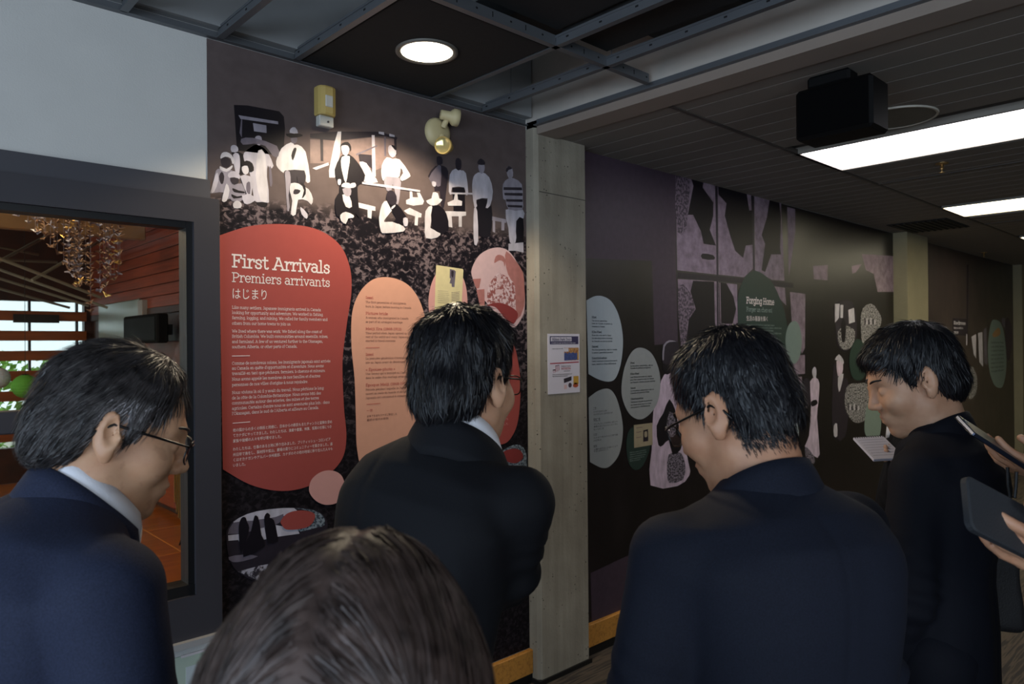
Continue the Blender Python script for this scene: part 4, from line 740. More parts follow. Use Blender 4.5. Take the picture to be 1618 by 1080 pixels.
letters(P1, c6, [('pink', 'Issei men fishing', (875, 188), (1050, 160), 13), ('pink', 'with a net on the coast', (830, 232), (1095, 190), 13), ('pink', 'of British Columbia in', (815, 268), (1100, 220), 13), ('pink', 'an early photo', (865, 302), (1050, 268), 13)], fr=F_)
# ---- mural two
def m_mural2(name, a, b_):
    m = bpy.data.materials.new(name); m.use_nodes = True; t = NT(m); v = t.coords((1, 1, .6))
    t.link(t.ramp(t.noise(v, 6, 5, .6), [(.3, a), (.7, b_)]), t.b.inputs['Base Color']); t.b.inputs['Roughness'].default_value = .38; t.b.inputs['Specular IOR Level'].default_value = .5; return m
mur2 = empty('photo_mural', (5.0, MY, .16), 'dark printed wall mural of broken windows with figures and blue text shapes', 'mural')
rel(MB().box(PX1 + .001, 7.219, MY, WY - .0006, .163, ZC - .002).build('mural_sheet', m_mural2('mural_dark_print', '#100d0f', '#1f191c')), mur2)
H_ = (1020, 260, 3.6); I_ = (1160, 420, 3.175); J_ = (1020, 510, 4.0); K_ = (920, 460, 3.6)
PN = m_mottle('print_old_pane', '#6c5a67', '#9a8695', 14, .3, .7); BLK = K['black']
def art2(name, fr, items, base=1, par=None):
    a = Art(P1, fr, base)
    for it in items: a.poly(it[0] if not isinstance(it[0], str) else K[it[0]], it[1], it[2] if len(it) > 2 else 2)
    return a.build(name, par or mur2)
def cz(pts): return pts
art2('printed_wall', None, [('purple', [(921, 231), (1067, 274), (1068, 420), (1071, 540), (1034, 545), (1030, 412), (926, 408)], 0)], .5)
art2('printed_skirting', None, [('purple', [(933, 905), (1060, 845), (1060, 935), (935, 985)], 0)], .5)
art2('printed_pane', H_, [(PN, [(170, 52), (395, 112), (405, 625), (180, 600)], 0), (BARK, [(172, 60), (250, 75), (240, 250), (230, 370), (180, 380)], 2), (BLK, [(258, 78), (330, 97), (325, 130), (385, 215), (385, 290), (365, 370), (400, 460), (330, 450), (315, 380), (270, 285), (240, 285), (272, 120)], 0), (BLK, [(322, 505), (385, 515), (390, 540), (322, 535)], 2)])
art2('printed_pane', H_, [(PN, [(410, 118), (600, 172), (612, 590), (560, 640), (415, 625)], 0), (BLK, [(412, 119), (575, 165), (590, 260), (605, 260), (608, 455), (570, 460), (555, 530), (510, 490), (480, 400), (450, 290), (460, 220), (415, 170)], 0)])
art2('printed_pane', H_, [(PN, [(618, 177), (770, 215), (790, 660), (720, 655), (622, 600)], 0), (BLK, [(705, 202), (760, 215), (770, 300), (765, 470), (770, 510), (715, 510), (680, 610), (660, 600), (680, 450), (660, 400), (690, 300)], 0)])
art2('printed_pane', H_, [(PN, [(182, 650), (270, 655), (415, 665), (420, 950), (400, 1020), (200, 1030)], 0), (BARK, [(184, 690), (250, 720), (280, 820), (240, 890), (230, 1020), (200, 1020)], 2), (BLK, [(270, 660), (390, 665), (395, 900), (410, 960), (300, 1030), (230, 1010), (245, 880), (285, 820), (255, 720)], 0)])
art2('printed_pane', H_, [(PN, [(420, 670), (520, 680), (525, 950), (425, 910)], 0), (BLK, [(425, 670), (460, 675), (500, 750), (515, 820), (495, 905), (430, 905)], 0)])
art2('printed_pane', H_, [(PN, [(722, 690), (792, 700), (800, 800), (770, 770)], 0), (PN, [(805, 240), (850, 252), (852, 380), (815, 640)], 0)])
for pts in ([(280, 130), (357, 140), (355, 410), (340, 440), (290, 300)], [(295, 450), (355, 445), (355, 540), (295, 545)], [(290, 560), (340, 555), (340, 640), (290, 640)], [(290, 650), (365, 640), (365, 710), (290, 725)], [(395, 0), (470, -5), (468, 72), (400, 66)], [(590, 0), (640, -10), (610, 32), (592, 40)], [(640, -60), (800, -50), (800, 130), (720, 130), (700, 40), (660, 20)]):
    art2('printed_pane', I_, [(PN, pts, 0)])
art2('printed_pane', H_, [(K['dark'], [(182, 612), (840, 672), (840, 700), (182, 642)], 0), (K['dark'], [(398, 110), (408, 112), (416, 960), (406, 960)], 0), (K['dark'], [(604, 170), (614, 172), (620, 610), (610, 600)], 0)], 2.5)
art2('printed_officer', J_, [('black', [(330, 130), (345, 40), (375, 12), (405, 30), (415, 90), (400, 150)]), ('white', [(362, 75), (368, 58), (375, 70), (372, 88), (382, 90), (388, 72), (384, 58), (394, 62), (398, 85), (386, 102), (370, 102)])], 4)
art2('printed_woman', J_, [('palemauve', [(115, 330), (205, 235), (222, 260), (212, 380), (195, 400), (205, 500), (215, 600), (270, 880), (277, 960), (200, 1030), (30, 1025), (38, 800), (48, 560), (88, 400)]), (FURM, [(145, 830), (222, 820), (250, 900), (235, 990), (150, 1010), (135, 950)]), (BLK, [(150, 480), (190, 560), (200, 620), (232, 720), (220, 800), (170, 830), (145, 740), (110, 772), (80, 772), (68, 650), (110, 570)]), (FURM, [(150, 560), (185, 600), (190, 700), (150, 720), (130, 660)]), (BLK, [(108, 250), (208, 235), (165, 310), (118, 322)]), ('dark', [(103, 225), (110, 140), (150, 105), (195, 115), (212, 160), (208, 232), (150, 262), (108, 252)]), ('grey', [(105, 225), (112, 140), (150, 108), (195, 118), (150, 120), (120, 150), (114, 232)])], 4)
art2('printed_woman', I_, [('dark', [(343, 585), (365, 560), (382, 600), (382, 690), (360, 702)]), ('palemauve', [(380, 580), (410, 560), (427, 590), (422, 680), (415, 760), (428, 945), (400, 952), (370, 922), (353, 902), (375, 850), (385, 700)]), ('light', [(390, 525), (402, 505), (412, 520), (410, 560), (396, 558)]), (BLK, [(385, 680), (410, 670), (418, 690), (390, 705)]), (FURM, [(360, 905), (400, 955), (400, 990), (370, 980), (355, 940)])], 4)
art2('printed_officer', I_, [('dark', [(500, 480), (520, 560), (560, 560), (580, 640), (560, 850), (500, 860), (490, 700)]), ('light', [(505, 468), (525, 443), (547, 470), (547, 492), (515, 472)]), ('palemauve', [(513, 475), (545, 492), (540, 542), (520, 552)]), ('light', [(520, 560), (548, 540), (537, 600), (525, 632)]), ('light', [(500, 800), (515, 790), (517, 852), (500, 852)])], 3)
def shape2(name, m, pts, fr, smooth=6, lay=5.0, lab=None, par=None):
    a = Art(P1, fr, lay); a.poly(K[m] if isinstance(m, str) else m, pts, smooth); o = a.build(name, par or mur2)
    if lab: o['label'] = lab
    return o
b1 = smooth_loop([(22, 52), (70, 28), (120, 30), (170, 65), (210, 150), (230, 270), (220, 400), (190, 490), (150, 513), (90, 500), (34, 470)], 6, False) + [(34, 470)]
s = shape2('text_shape', 'paleblue', b1, K_, 0, lab='upper pale blue text shape beside the concrete pillar')
fk = (920, 480, 6.754)
letters(P1, s, [('greytext', t_, (100, y), (x1, y + 2), h, dict(weight=.115)) for t_, y, x1, h in (('Nisei', 150, 148, 20), ('The second generation,', 184, 265, 13), ('born in Canada or grown up', 214, 318, 13), ('overseas in Canada', 246, 238, 13), ('Kika-Nisei', 308, 205, 20), ('Nisei who were sent to Japan', 340, 306, 13), ('for schooling before returning', 372, 318, 13), ('to Canada as young adults', 404, 318, 13), ('Sansei', 464, 168, 20), ('The third generation, born in Canada', 496, 368, 13), ('to second generation parents', 526, 325, 13), ('Discrimination', 588, 260, 20), ('Unfair treatment of people because of', 618, 370, 13), ('race, belief or other difference', 650, 358, 13))], fr=fk)
b2 = smooth_loop([(34, 605), (90, 565), (150, 555), (190, 600), (220, 700), (230, 800), (210, 920), (160, 990), (110, 1003), (42, 970)], 6, False) + [(42, 970)]
s = shape2('text_shape', 'bluegrey', b2, K_, 0, lab='lower pale grey text shape with Japanese definitions')
letters(P1, s, [('greytext', t_, (x0, y), (x1, y2), h, dict(jp=True)) for t_, x0, y, x1, y2, h in (('二世', 60, 672, 78, 668, 12), ('カナダで生まれた日系', 62, 690, 138, 678, 8), ('カナダ人の二世代目の子', 62, 705, 172, 690, 8), ('帰加二世', 62, 740, 100, 730, 16), ('子どものころ日本に送られ', 64, 760, 200, 735, 8), ('教育を受けたのちにカナダに', 64, 775, 200, 752, 8), ('戻ってきた二世', 64, 790, 120, 780, 8), ('三世', 62, 822, 82, 818, 12), ('カナダで生まれた三世代目', 62, 838, 200, 812, 8), ('の日系人', 62, 853, 108, 845, 8), ('差別', 62, 888, 82, 884, 12), ('人種や信条などの違いにより', 64, 904, 200, 878, 8), ('不当に扱われること', 64, 915, 145, 903, 8))], fr=K_)
s = shape2('text_shape', 'bluegrey', [(222, 540), (240, 430), (280, 345), (330, 320), (390, 350), (430, 430), (443, 520), (430, 620), (390, 690), (330, 728), (270, 700), (230, 620)], K_, lab='egg shaped pale grey text shape with French definitions')
letters(P1, s, [('greytext', t_, (x0, y), (x1, y - 4), h, dict(weight=.115)) for t_, x0, y, x1, h in (('Nisei', 272, 412, 296, 9), ('La deuxième génération, née au', 272, 428, 400, 7), ('Canada de parents immigrants', 272, 441, 388, 7), ('Kika-Nisei', 272, 474, 322, 9), ('Les Nisei envoyés au Japon', 272, 492, 396, 7), ('pour leur scolarité avant de rentrer', 272, 507, 406, 7), ('au Canada comme jeunes adultes', 272, 522, 412, 7), ('Sansei', 273, 555, 302, 9), ('La troisième génération née au', 273, 570, 406, 7), ('Canada de parents Nisei', 273, 583, 380, 7), ('Discrimination', 274, 617, 346, 9), ('Traitement injuste de personnes', 274, 634, 396, 7), ('en raison de la race ou d\'une', 274, 650, 390, 7), ('croyance différente', 274, 664, 384, 7))], fr=K_)
s = shape2('text_shape', 'green', [(250, 850), (265, 790), (300, 770), (380, 790), (385, 880), (350, 980), (310, 1015), (270, 990), (252, 920)], K_, lab='dark green caption shape below the old card print')
letters(P1, s, [('greentext', t_, (268, y), (x1, y - 6), 6) for t_, y, x1 in (('Identity papers carried by', 920, 362), ('Japanese Canadians in the', 932, 364), ('years of registration', 945, 360), ('and removal from', 957, 352), ('the coast', 968, 330))], fr=K_)
art2('printed_identity_card', K_, [('sepia', [(292, 760), (397, 747), (399, 872), (293, 890)], 0), ('dark', [(345, 790), (372, 783), (374, 850), (345, 855)], 0), ('sepia', [(352, 800), (366, 797), (367, 825), (353, 828)], 2), ('tan', [(305, 775), (340, 770), (340, 774), (305, 779)], 0), ('tan', [(305, 800), (335, 795), (335, 799), (305, 804)], 0), ('tan', [(305, 830), (335, 825), (335, 829), (305, 834)], 0)], 6.5)
s = shape2('text_shape', 'green', [(20, 140), (55, 55), (100, 25), (150, 45), (200, 100), (248, 220), (275, 350), (290, 480), (250, 560), (50, 560), (25, 400), (18, 250)], I_, lab='dark green text shape headed Forging Home')
letters(P1, s, [('ivory', 'Forging Home', (60, 186), (200, 197), 30, dict(weight=.1)), ('greentext', 'Forger un chez-soi', (60, 226), (190, 230), 20), ('ivory', '生活の基盤を築く', (60, 272), (167, 272), 20, dict(jp=True))] + [('greentext', t_, (62, 298 + 14 * k), (x1, 300 + 13.4 * k), 7.5) for k, (t_, x1) in enumerate((('Many Japanese Canadians made their homes', 200), ('along the coast, in towns and on farms, where they', 236), ('built schools, shops, temples and churches', 196), ('and raised their families among neighbours', 236), ('who often treated them unfairly', 190), ('In spite of this they stayed and worked', 216)))], fr=I_)
s = shape2('text_shape', 'ltgreen', [(256, 370), (270, 300), (300, 275), (325, 300), (338, 380), (325, 460), (300, 490), (270, 465)], I_, lay=7, lab='small upright grey green oval beside the Forging Home shape')
letters(P1, s, [('greytext', t_, (272, 330 + 11 * k), (324, 332 + 10.6 * k), 6) for k, t_ in enumerate(('In the early years', 'many families ran', 'small businesses', 'along the streets', 'near the harbour', 'and in the valley', 'where they grew', 'berries and sold', 'them at markets', 'in the city', 'every summer'))], fr=I_)
a2_ = art2('photo_shape', I_, [('dark', [(498, 200), (560, 168), (600, 200), (615, 290), (607, 380), (560, 427), (518, 400), (508, 300)], 6), ('light', [(505, 190), (528, 190), (525, 260), (505, 285)], 0), ('light', [(532, 195), (547, 195), (545, 260), (532, 260)], 0), ('light', [(572, 220), (600, 210), (605, 280), (575, 290)], 0), (CROWD, [(520, 330), (560, 300), (606, 330), (592, 400), (552, 420), (525, 390)], 3), (BLK, [(535, 290), (548, 262), (560, 300), (556, 370), (540, 380)], 2)], 4); a2_['label'] = 'oval photograph of a person by bright windows'
for pts, lab in (([(638, 230), (690, 190), (735, 250), (732, 300), (690, 345), (660, 372), (640, 380)], 'oval crowd photograph above the green caption'), ([(555, 660), (570, 600), (620, 588), (690, 600), (690, 720), (640, 782), (590, 775), (560, 720)], 'oval group photograph below the green caption')):
    o = art2('photo_shape', I_, [(CROWD, pts, 5), *[(('dark', 'light')[k % 2], [(pts[0][0] + 14 + 10 * k, pts[0][1] + 30 + 5 * (k % 3)), (pts[0][0] + 20 + 10 * k, pts[0][1] + 29 + 5 * (k % 3)), (pts[0][0] + 21 + 10 * k, pts[0][1] + 62), (pts[0][0] + 14 + 10 * k, pts[0][1] + 64)], 0) for k in range(6)]], 4); o['label'] = lab
s = shape2('text_shape', 'green', [(577, 450), (600, 380), (630, 370), (665, 420), (668, 510), (640, 570), (600, 565), (580, 520)], I_, lay=7, lab='dark green oval caption between the two oval photographs')
letters(P1, s, [('greentext', t_, (586, 405 + 16 * k), (x1, 407 + 15 * k), 6.5) for k, (t_, x1) in enumerate((('Shops and', 640), ('community halls', 655), ('lined the street', 655), ('where families', 652), ('met and worked', 650), ('together until', 645), ('the war came', 640), ('to the coast', 635), ('in 1912', 630)))], fr=I_)
shape2('caption_shape', 'paleblue', [(272, 805), (300, 790), (320, 792), (322, 850), (302, 905), (278, 892)], I_, lay=6, lab='small pale blue shape at the right of the short haired man')
shape2('caption_shape', 'ltgreen', [(655, 760), (668, 690), (690, 650), (730, 640), (730, 850), (660, 850)], I_, lay=6)
# ---- mural three, far down the corridor
mur3 = empty('photo_mural', (9.6, MY, .16), 'farthest dark printed mural with grey oval shapes at the corridor end', 'mural')
rel(MB().box(7.781, 11.549, MY, WY - .0006, .163, ZC - .002).build('mural_sheet', m_mural2('mural_far_print', '#2c2426', '#453a38')), mur3)
L_ = (1440, 400, 3.376)
art2('printed_pole', L_, [('dark', [(295, 60), (305, 60), (300, 480), (292, 480)], 0), ('light', [(320, 445), (345, 430), (345, 560), (332, 540)], 0), ('light', [(355, 425), (378, 420), (382, 605), (362, 580)], 0), ('mid', [(385, 405), (400, 395), (404, 600), (388, 580)], 0), ('light', [(292, 430), (298, 430), (297, 490), (292, 490)], 0)], 3, mur3)
o = art2('photo_shape', L_, [(CROWD, [(285, 690), (300, 620), (330, 610), (352, 680), (342, 750), (312, 777), (290, 740)], 4)], 3, mur3); o['label'] = 'mottled oval photograph on the far mural'
o = art2('text_shape', L_, [('ltgreen', [(408, 480), (425, 370), (450, 355), (480, 380), (500, 470), (507, 600), (490, 700), (465, 717), (435, 690), (412, 600)], 6), ('orange', [(432, 430), (465, 395), (475, 430), (442, 448)], 2)], 4, mur3); o['label'] = 'tall grey green oval on the far mural'
letters(P1, o, [('greytext', t_, (424, 480 + 22 * k), (492, 482 + 21 * k), 9) for k, t_ in enumerate(('Redress was', 'won after years', 'of work by many', 'people across', 'the country who', 'asked for justice', 'and apology', 'together'))], fr=L_)
o = art2('text_shape', L_, [('ltgreen', [(234, 710), (245, 670), (262, 668), (270, 720), (258, 775), (240, 760)], 5)], 4, mur3); o['label'] = 'small grey green oval on the far mural'
art2('photo_shape', L_, [('purple', [(500, 370), (522, 350), (538, 450), (525, 562), (508, 545)], 4), ('mid', [(480, 345), (498, 345), (500, 395), (485, 390)], 0)], 6, mur3)
ti = art2('title_patch', L_, [('dark', [(220, 345), (300, 350), (300, 440), (220, 435)], 0)], 1, mur3)
letters(P1, ti, [('light', 'Redress', (225, 378), (288, 382), 16, dict(weight=.1)), ('light', 'Réparation', (225, 402), (275, 404), 10), ('light', '補償運動', (226, 428), (250, 429), 12, J)], fr=L_)
# ================================================================== people: signed-distance modelling, one continuous body mesh each
def sd_round_cone(P, a, b, r1, r2):
    a = np.asarray(a, float); b = np.asarray(b, float); ba = b - a; l2 = ba @ ba; rr = r1 - r2; a2 = l2 - rr * rr; il2 = 1 / l2
    pa = P - a; y = pa @ ba; z = y - l2; x2 = ((pa * l2 - y[:, None] * ba) ** 2).sum(1); y2 = y * y * l2; z2 = z * z * l2
    k = np.sign(rr) * rr * rr * x2
    d = (np.sqrt(x2 * a2 * il2) + y * rr) * il2 - r1
    c1 = np.sign(z) * a2 * z2 > k; c2 = np.sign(y) * a2 * y2 < k
    d = np.where(c2, np.sqrt(x2 + y2) * il2 - r1, d); d = np.where(c1, np.sqrt(x2 + z2) * il2 - r2, d)
    return d
def sd_ell(P, c, r, R=None):
    p = P - np.asarray(c, float)
    if R is not None: p = p @ R
    r = np.asarray(r, float); k0 = np.sqrt(((p / r) ** 2).sum(1)); k1 = np.sqrt(((p / (r * r)) ** 2).sum(1)) + 1e-9
    return k0 * (k0 - 1) / k1
def smin(a, b, k): h = np.maximum(k - np.abs(a - b), 0) / k; return np.minimum(a, b) - h * h * k * .25
def smax(a, b, k): return -smin(-a, -b, k)
def local(P, d, lo, hi, mg, fn, k, bb):
    # blend a primitive into d only where it can matter
    if (bb[0] > np.asarray(hi) + mg).any() or (bb[1] < np.asarray(lo) - mg).any(): return
    m = (P[:, 0] > lo[0] - mg) & (P[:, 0] < hi[0] + mg); i = np.flatnonzero(m)
    if not len(i): return
    q = P[i]; m = ((q[:, 1:] > np.asarray(lo)[1:] - mg) & (q[:, 1:] < np.asarray(hi)[1:] + mg)).all(1); i = i[m]
    if len(i): d[i] = smin(d[i], fn(P[i]), k)
def rotm(rx=0, ry=0, rz=0):
    return np.array((Matrix.Rotation(rz, 3, 'Z') @ Matrix.Rotation(ry, 3, 'Y') @ Matrix.Rotation(rx, 3, 'X')))
def surf(fn, lo, hi, h, B=8):
    """sparse sampling of a distance function, then naive surface nets"""
    lo = np.asarray(lo, float); n = np.maximum(np.ceil((np.asarray(hi) - lo) / h / B).astype(int), 1) * B + 1
    F = np.full(n, 1.0, np.float32)
    nb = (n - 1) // B
    bi = np.stack(np.meshgrid(*[np.arange(k) for k in nb], indexing='ij'), -1).reshape(-1, 3)
    cen = lo + (bi * B + B / 2) * h; dc = np.concatenate([fn(cen[k:k + 20000]) for k in range(0, len(cen), 20000)]); lim = B * h * .5 * 1.7321 * 1.35 + .012
    sgn = np.where(dc < 0, -1.0, 1.0)
    for s_ in bi[sgn < 0]: F[s_[0] * B:s_[0] * B + B + 1, s_[1] * B:s_[1] * B + B + 1, s_[2] * B:s_[2] * B + B + 1] = -1
    act = bi[np.abs(dc) < lim]; sb = act // 3; act = act[np.lexsort((sb[:, 1], sb[:, 0], sb[:, 2]))]
    off = np.stack(np.meshgrid(*[np.arange(B + 1)] * 3, indexing='ij'), -1).reshape(-1, 3)
    for c0 in range(0, len(act), 80):
        ii = (act[c0:c0 + 80, None, :] * B + off[None]).reshape(-1, 3); F[ii[:, 0], ii[:, 1], ii[:, 2]] = fn(lo + ii * h)
    I = F < 0
    cnt = np.zeros(n - 1, np.int8)
    for a in (0, 1):
        for b in (0, 1):
            for c in (0, 1): cnt += I[a:n[0] - 1 + a, b:n[1] - 1 + b, c:n[2] - 1 + c]
    cells = np.argwhere((cnt > 0) & (cnt < 8))
    vid = np.full(n - 1, -1, np.int32); vid[cells[:, 0], cells[:, 1], cells[:, 2]] = np.arange(len(cells))
    acc = np.zeros((len(cells), 3)); w = np.zeros(len(cells))
    cor = [(a, b, c) for a in (0, 1) for b in (0, 1) for c in (0, 1)]
    for i, p in enumerate(cor):
        for q in cor[i + 1:]:
            if sum(abs(p[k] - q[k]) for k in range(3)) != 1: continue
            A = cells + p; Bq = cells + q; fa = F[A[:, 0], A[:, 1], A[:, 2]]; fb = F[Bq[:, 0], Bq[:, 1], Bq[:, 2]]; m = (fa < 0) != (fb < 0)
            t = fa[m] / (fa[m] - fb[m]); acc[m] += A[m] + (Bq[m] - A[m]) * t[:, None]; w[m] += 1
    V = lo + acc / w[:, None] * h
    quads = []
    for ax in range(3):
        sl0 = [slice(None)] * 3; sl1 = [slice(None)] * 3; sl0[ax] = slice(0, -1); sl1[ax] = slice(1, None)
        a_, b_ = I[tuple(sl0)], I[tuple(sl1)]; e = np.argwhere(a_ != b_)
        u, v = [(1, 2), (2, 0), (0, 1)][ax]
        e = e[(e[:, u] > 0) & (e[:, v] > 0) & (e[:, u] < n[u] - 1) & (e[:, v] < n[v] - 1)]
        if not len(e): continue
        flip = a_[e[:, 0], e[:, 1], e[:, 2]]
        def g(du, dv): c = e.copy(); c[:, u] -= du; c[:, v] -= dv; return vid[c[:, 0], c[:, 1], c[:, 2]]
        q = np.stack([g(1, 1), g(0, 1), g(0, 0), g(1, 0)], 1); q[~flip] = q[~flip][:, ::-1]; quads.append(q)
    return V, np.concatenate(quads)
def np_mesh(name, V, Q, m, smooth=True):
    me = bpy.data.meshes.new(name); V = np.asarray(V, np.float32); Q = np.asarray(Q, np.int32); k = Q.shape[1]
    me.vertices.add(len(V)); me.vertices.foreach_set('co', V.ravel()); me.loops.add(Q.size); me.loops.foreach_set('vertex_index', Q.ravel())
    me.polygons.add(len(Q)); me.polygons.foreach_set('loop_start', np.arange(0, Q.size, k, dtype=np.int32)); me.polygons.foreach_set('loop_total', np.full(len(Q), k, np.int32))
    me.update(calc_edges=True); me.polygons.foreach_set('use_smooth', np.full(len(Q), smooth)); 
    if m: me.materials.append(m)
    return me
# cheap value noise for cloth and hair
_tab = RNG.random((64, 64, 64)).astype(np.float32)
def vnoise(P):
    i = np.floor(P).astype(int); f = P - i; f = f * f * (3 - 2 * f); i &= 63; j = (i + 1) & 63
    def g(a, b, c): return _tab[(i, j)[a][:, 0], (i, j)[b][:, 1], (i, j)[c][:, 2]]
    x, y, z = f[:, 0], f[:, 1], f[:, 2]
    return ((g(0, 0, 0) * (1 - x) + g(1, 0, 0) * x) * (1 - y) + (g(0, 1, 0) * (1 - x) + g(1, 1, 0) * x) * y) * (1 - z) + ((g(0, 0, 1) * (1 - x) + g(1, 0, 1) * x) * (1 - y) + (g(0, 1, 1) * (1 - x) + g(1, 1, 1) * x) * y) * z - .5
# ---- materials of the people
def m_skin(name, a, b_, spots=0.):
    m = bpy.data.materials.new(name); m.use_nodes = True; t = NT(m); v = t.coords()
    c = t.ramp(t.noise(v, 22, 4), [(.3, a), (.7, b_)])
    if spots: c = t.mix(t.ramp(t.noise(v, 55, 2), [(.60, '#000000'), (.70, '#%02x%02x%02x' % ((int(spots * 255),) * 3))]), c, '#7a4a34')
    t.link(c, t.b.inputs['Base Color']); t.b.inputs['Roughness'].default_value = .5; t.b.inputs['Subsurface Weight'].default_value = .12; t.b.inputs['Subsurface Radius'].default_value = (.01, .004, .002); t.b.inputs['Subsurface Scale'].default_value = .5
    t.bump(t.noise(v, 260, 3), .06, .002); return m
def m_suit(name, col, rough=.8):
    m = bpy.data.materials.new(name); m.use_nodes = True; t = NT(m); c = rgb(col); v = t.coords()
    t.link(t.ramp(t.noise(v, 420, 2), [(.3, tuple(x * .8 for x in c[:3])), (.7, tuple(x * 1.2 for x in c[:3]))]), t.b.inputs['Base Color'])
    t.b.inputs['Roughness'].default_value = rough; t.b.inputs['Specular IOR Level'].default_value = .25; t.bump(t.noise(v, 700, 2), .25, .0015); return m
def m_hair(name, a, b_, rough=.38, scale=260):
    m = bpy.data.materials.new(name); m.use_nodes = True; t = NT(m); v = t.coords()
    t.link(t.ramp(t.noise(v, scale, 2), [(.3, a), (.7, b_)]), t.b.inputs['Base Color']); t.b.inputs['Roughness'].default_value = rough; t.b.inputs['Specular IOR Level'].default_value = .5; return m
# ---- head, in its own frame: +Y is the face, +X the person's right, origin between the ears
def head_sdf(P, k=1.0, age=0.):
    x = np.abs(P[:, 0]); Q = np.stack([x, P[:, 1], P[:, 2]], 1)
    d = sd_ell(Q, (0, -.014, .035), (.075, .097, .088))
    d = smin(d, sd_ell(Q, (0, .03, -.03), (.061, .060, .085)), .03)
    d = smin(d, sd_round_cone(Q, (.044, -.002, -.062), (.006, .070, -.106), .026, .019), .03)
    d = smin(d, sd_ell(Q, (.038, .056, -.03), (.028, .03, .03)), .02)
    d = smin(d, sd_round_cone(Q, (0, .083, .022), (.040, .066, .024), .011, .010), .018)
    d = smax(d, -sd_ell(Q, (.032, .101, .001), (.019, .018, .013)), .014)
    d = smin(d, sd_ell(Q, (.032, .074, .0), (.0145, .0145, .0135)), .003)
    d = smin(d, sd_round_cone(Q, (0, .084, .012), (0, .107, -.032), .0085, .0105), .012)
    d = smin(d, sd_ell(Q, (.011, .097, -.037), (.009, .010, .008)), .006)
    d = smin(d, sd_ell(Q, (0, .080, -.070), (.026, .016, .020)), .015)
    d = smin(d, sd_ell(Q, (0, .092, -.064), (.021, .008, .0055)), .004); d = smin(d, sd_ell(Q, (0, .090, -.076), (.018, .008, .006)), .004)
    d = smax(d, -sd_ell(Q, (0, .099, -.0698), (.022, .006, .0018)), .003)
    # ears: shell with a bowl, a rim and a lobe
    Re = rotm(0, 0, -.42) @ rotm(.14, 0, 0)
    e = sd_ell(Q, (.081, -.016, -.003), (.0075, .0205, .034), Re); e = smin(e, sd_ell(Q, (.079, -.008, -.034), (.006, .010, .012), Re), .01)
    e = smax(e, -sd_ell(Q, (.0885, -.010, .003), (.0075, .0115, .0205), Re), .004)
    e = smin(e, sd_ell(Q, (.079, .001, -.008), (.005, .005, .009)), .006)
    d = smin(d, e, .006)
    if age: d = d + age * .002 * np.sin(Q[:, 2] * 160 + Q[:, 0] * 60) * np.exp(-((Q[:, 2] + .09) / .03) ** 2)
    return d
def sstep(x, a, b): t = np.clip((x - a) / (b - a), 0, 1); return t * t * (3 - 2 * t)
def hairline(y, st):
    f = st['front']; n = st['nape']
    return np.interp(y, [-.12, -.085, -.055, -.036, -.024, .004, .010, .026, .034, .055, f, f + .03], [-.088 + n, -.085 + n, -.070 + n, -.045, .020, .030, -.018, -.014, .03, .052, .078 + st.get('rise', 0), .18])
def hair_vol(P, st, cut=True):
    """cap over the skull that thins out toward the hairline"""
    x = np.abs(P[:, 0]); Q = np.stack([x, P[:, 1], P[:, 2]], 1); y, z = P[:, 1], P[:, 2]
    d = sd_ell(Q, (0, -.014, .035), (.0755, .0975, .0885)); d = smin(d, sd_ell(Q, (0, -.045, -.03), (.060, .066, .060)), .03)
    wt = sstep(z, .02, .12); wb = sstep(-y, .03, .10) * (1 - wt); T = st['side'] * (1 - wt - wb) + st['top'] * wt + st['back'] * wb
    hl = hairline(y, st); u = np.clip((z - hl) / st.get('taper', .05), 0, 1) ** .7
    d = d - T * (.06 + .94 * u)
    if st.get('fringe'): d = smin(d, sd_ell(Q, (0, .070, .070), (.060, .024, .030), rotm(-.5, 0, 0)), .025)
    d = d + st.get('lump', .004) * vnoise(P * np.array([34, 34, 20.]) + 7) * (.3 + .7 * u) + st.get('lump', .004) * .5 * vnoise(P * np.array([90, 90, 30.]) + 3) * u
    return smax(d, (hl - z) * .85, .004) if cut else d
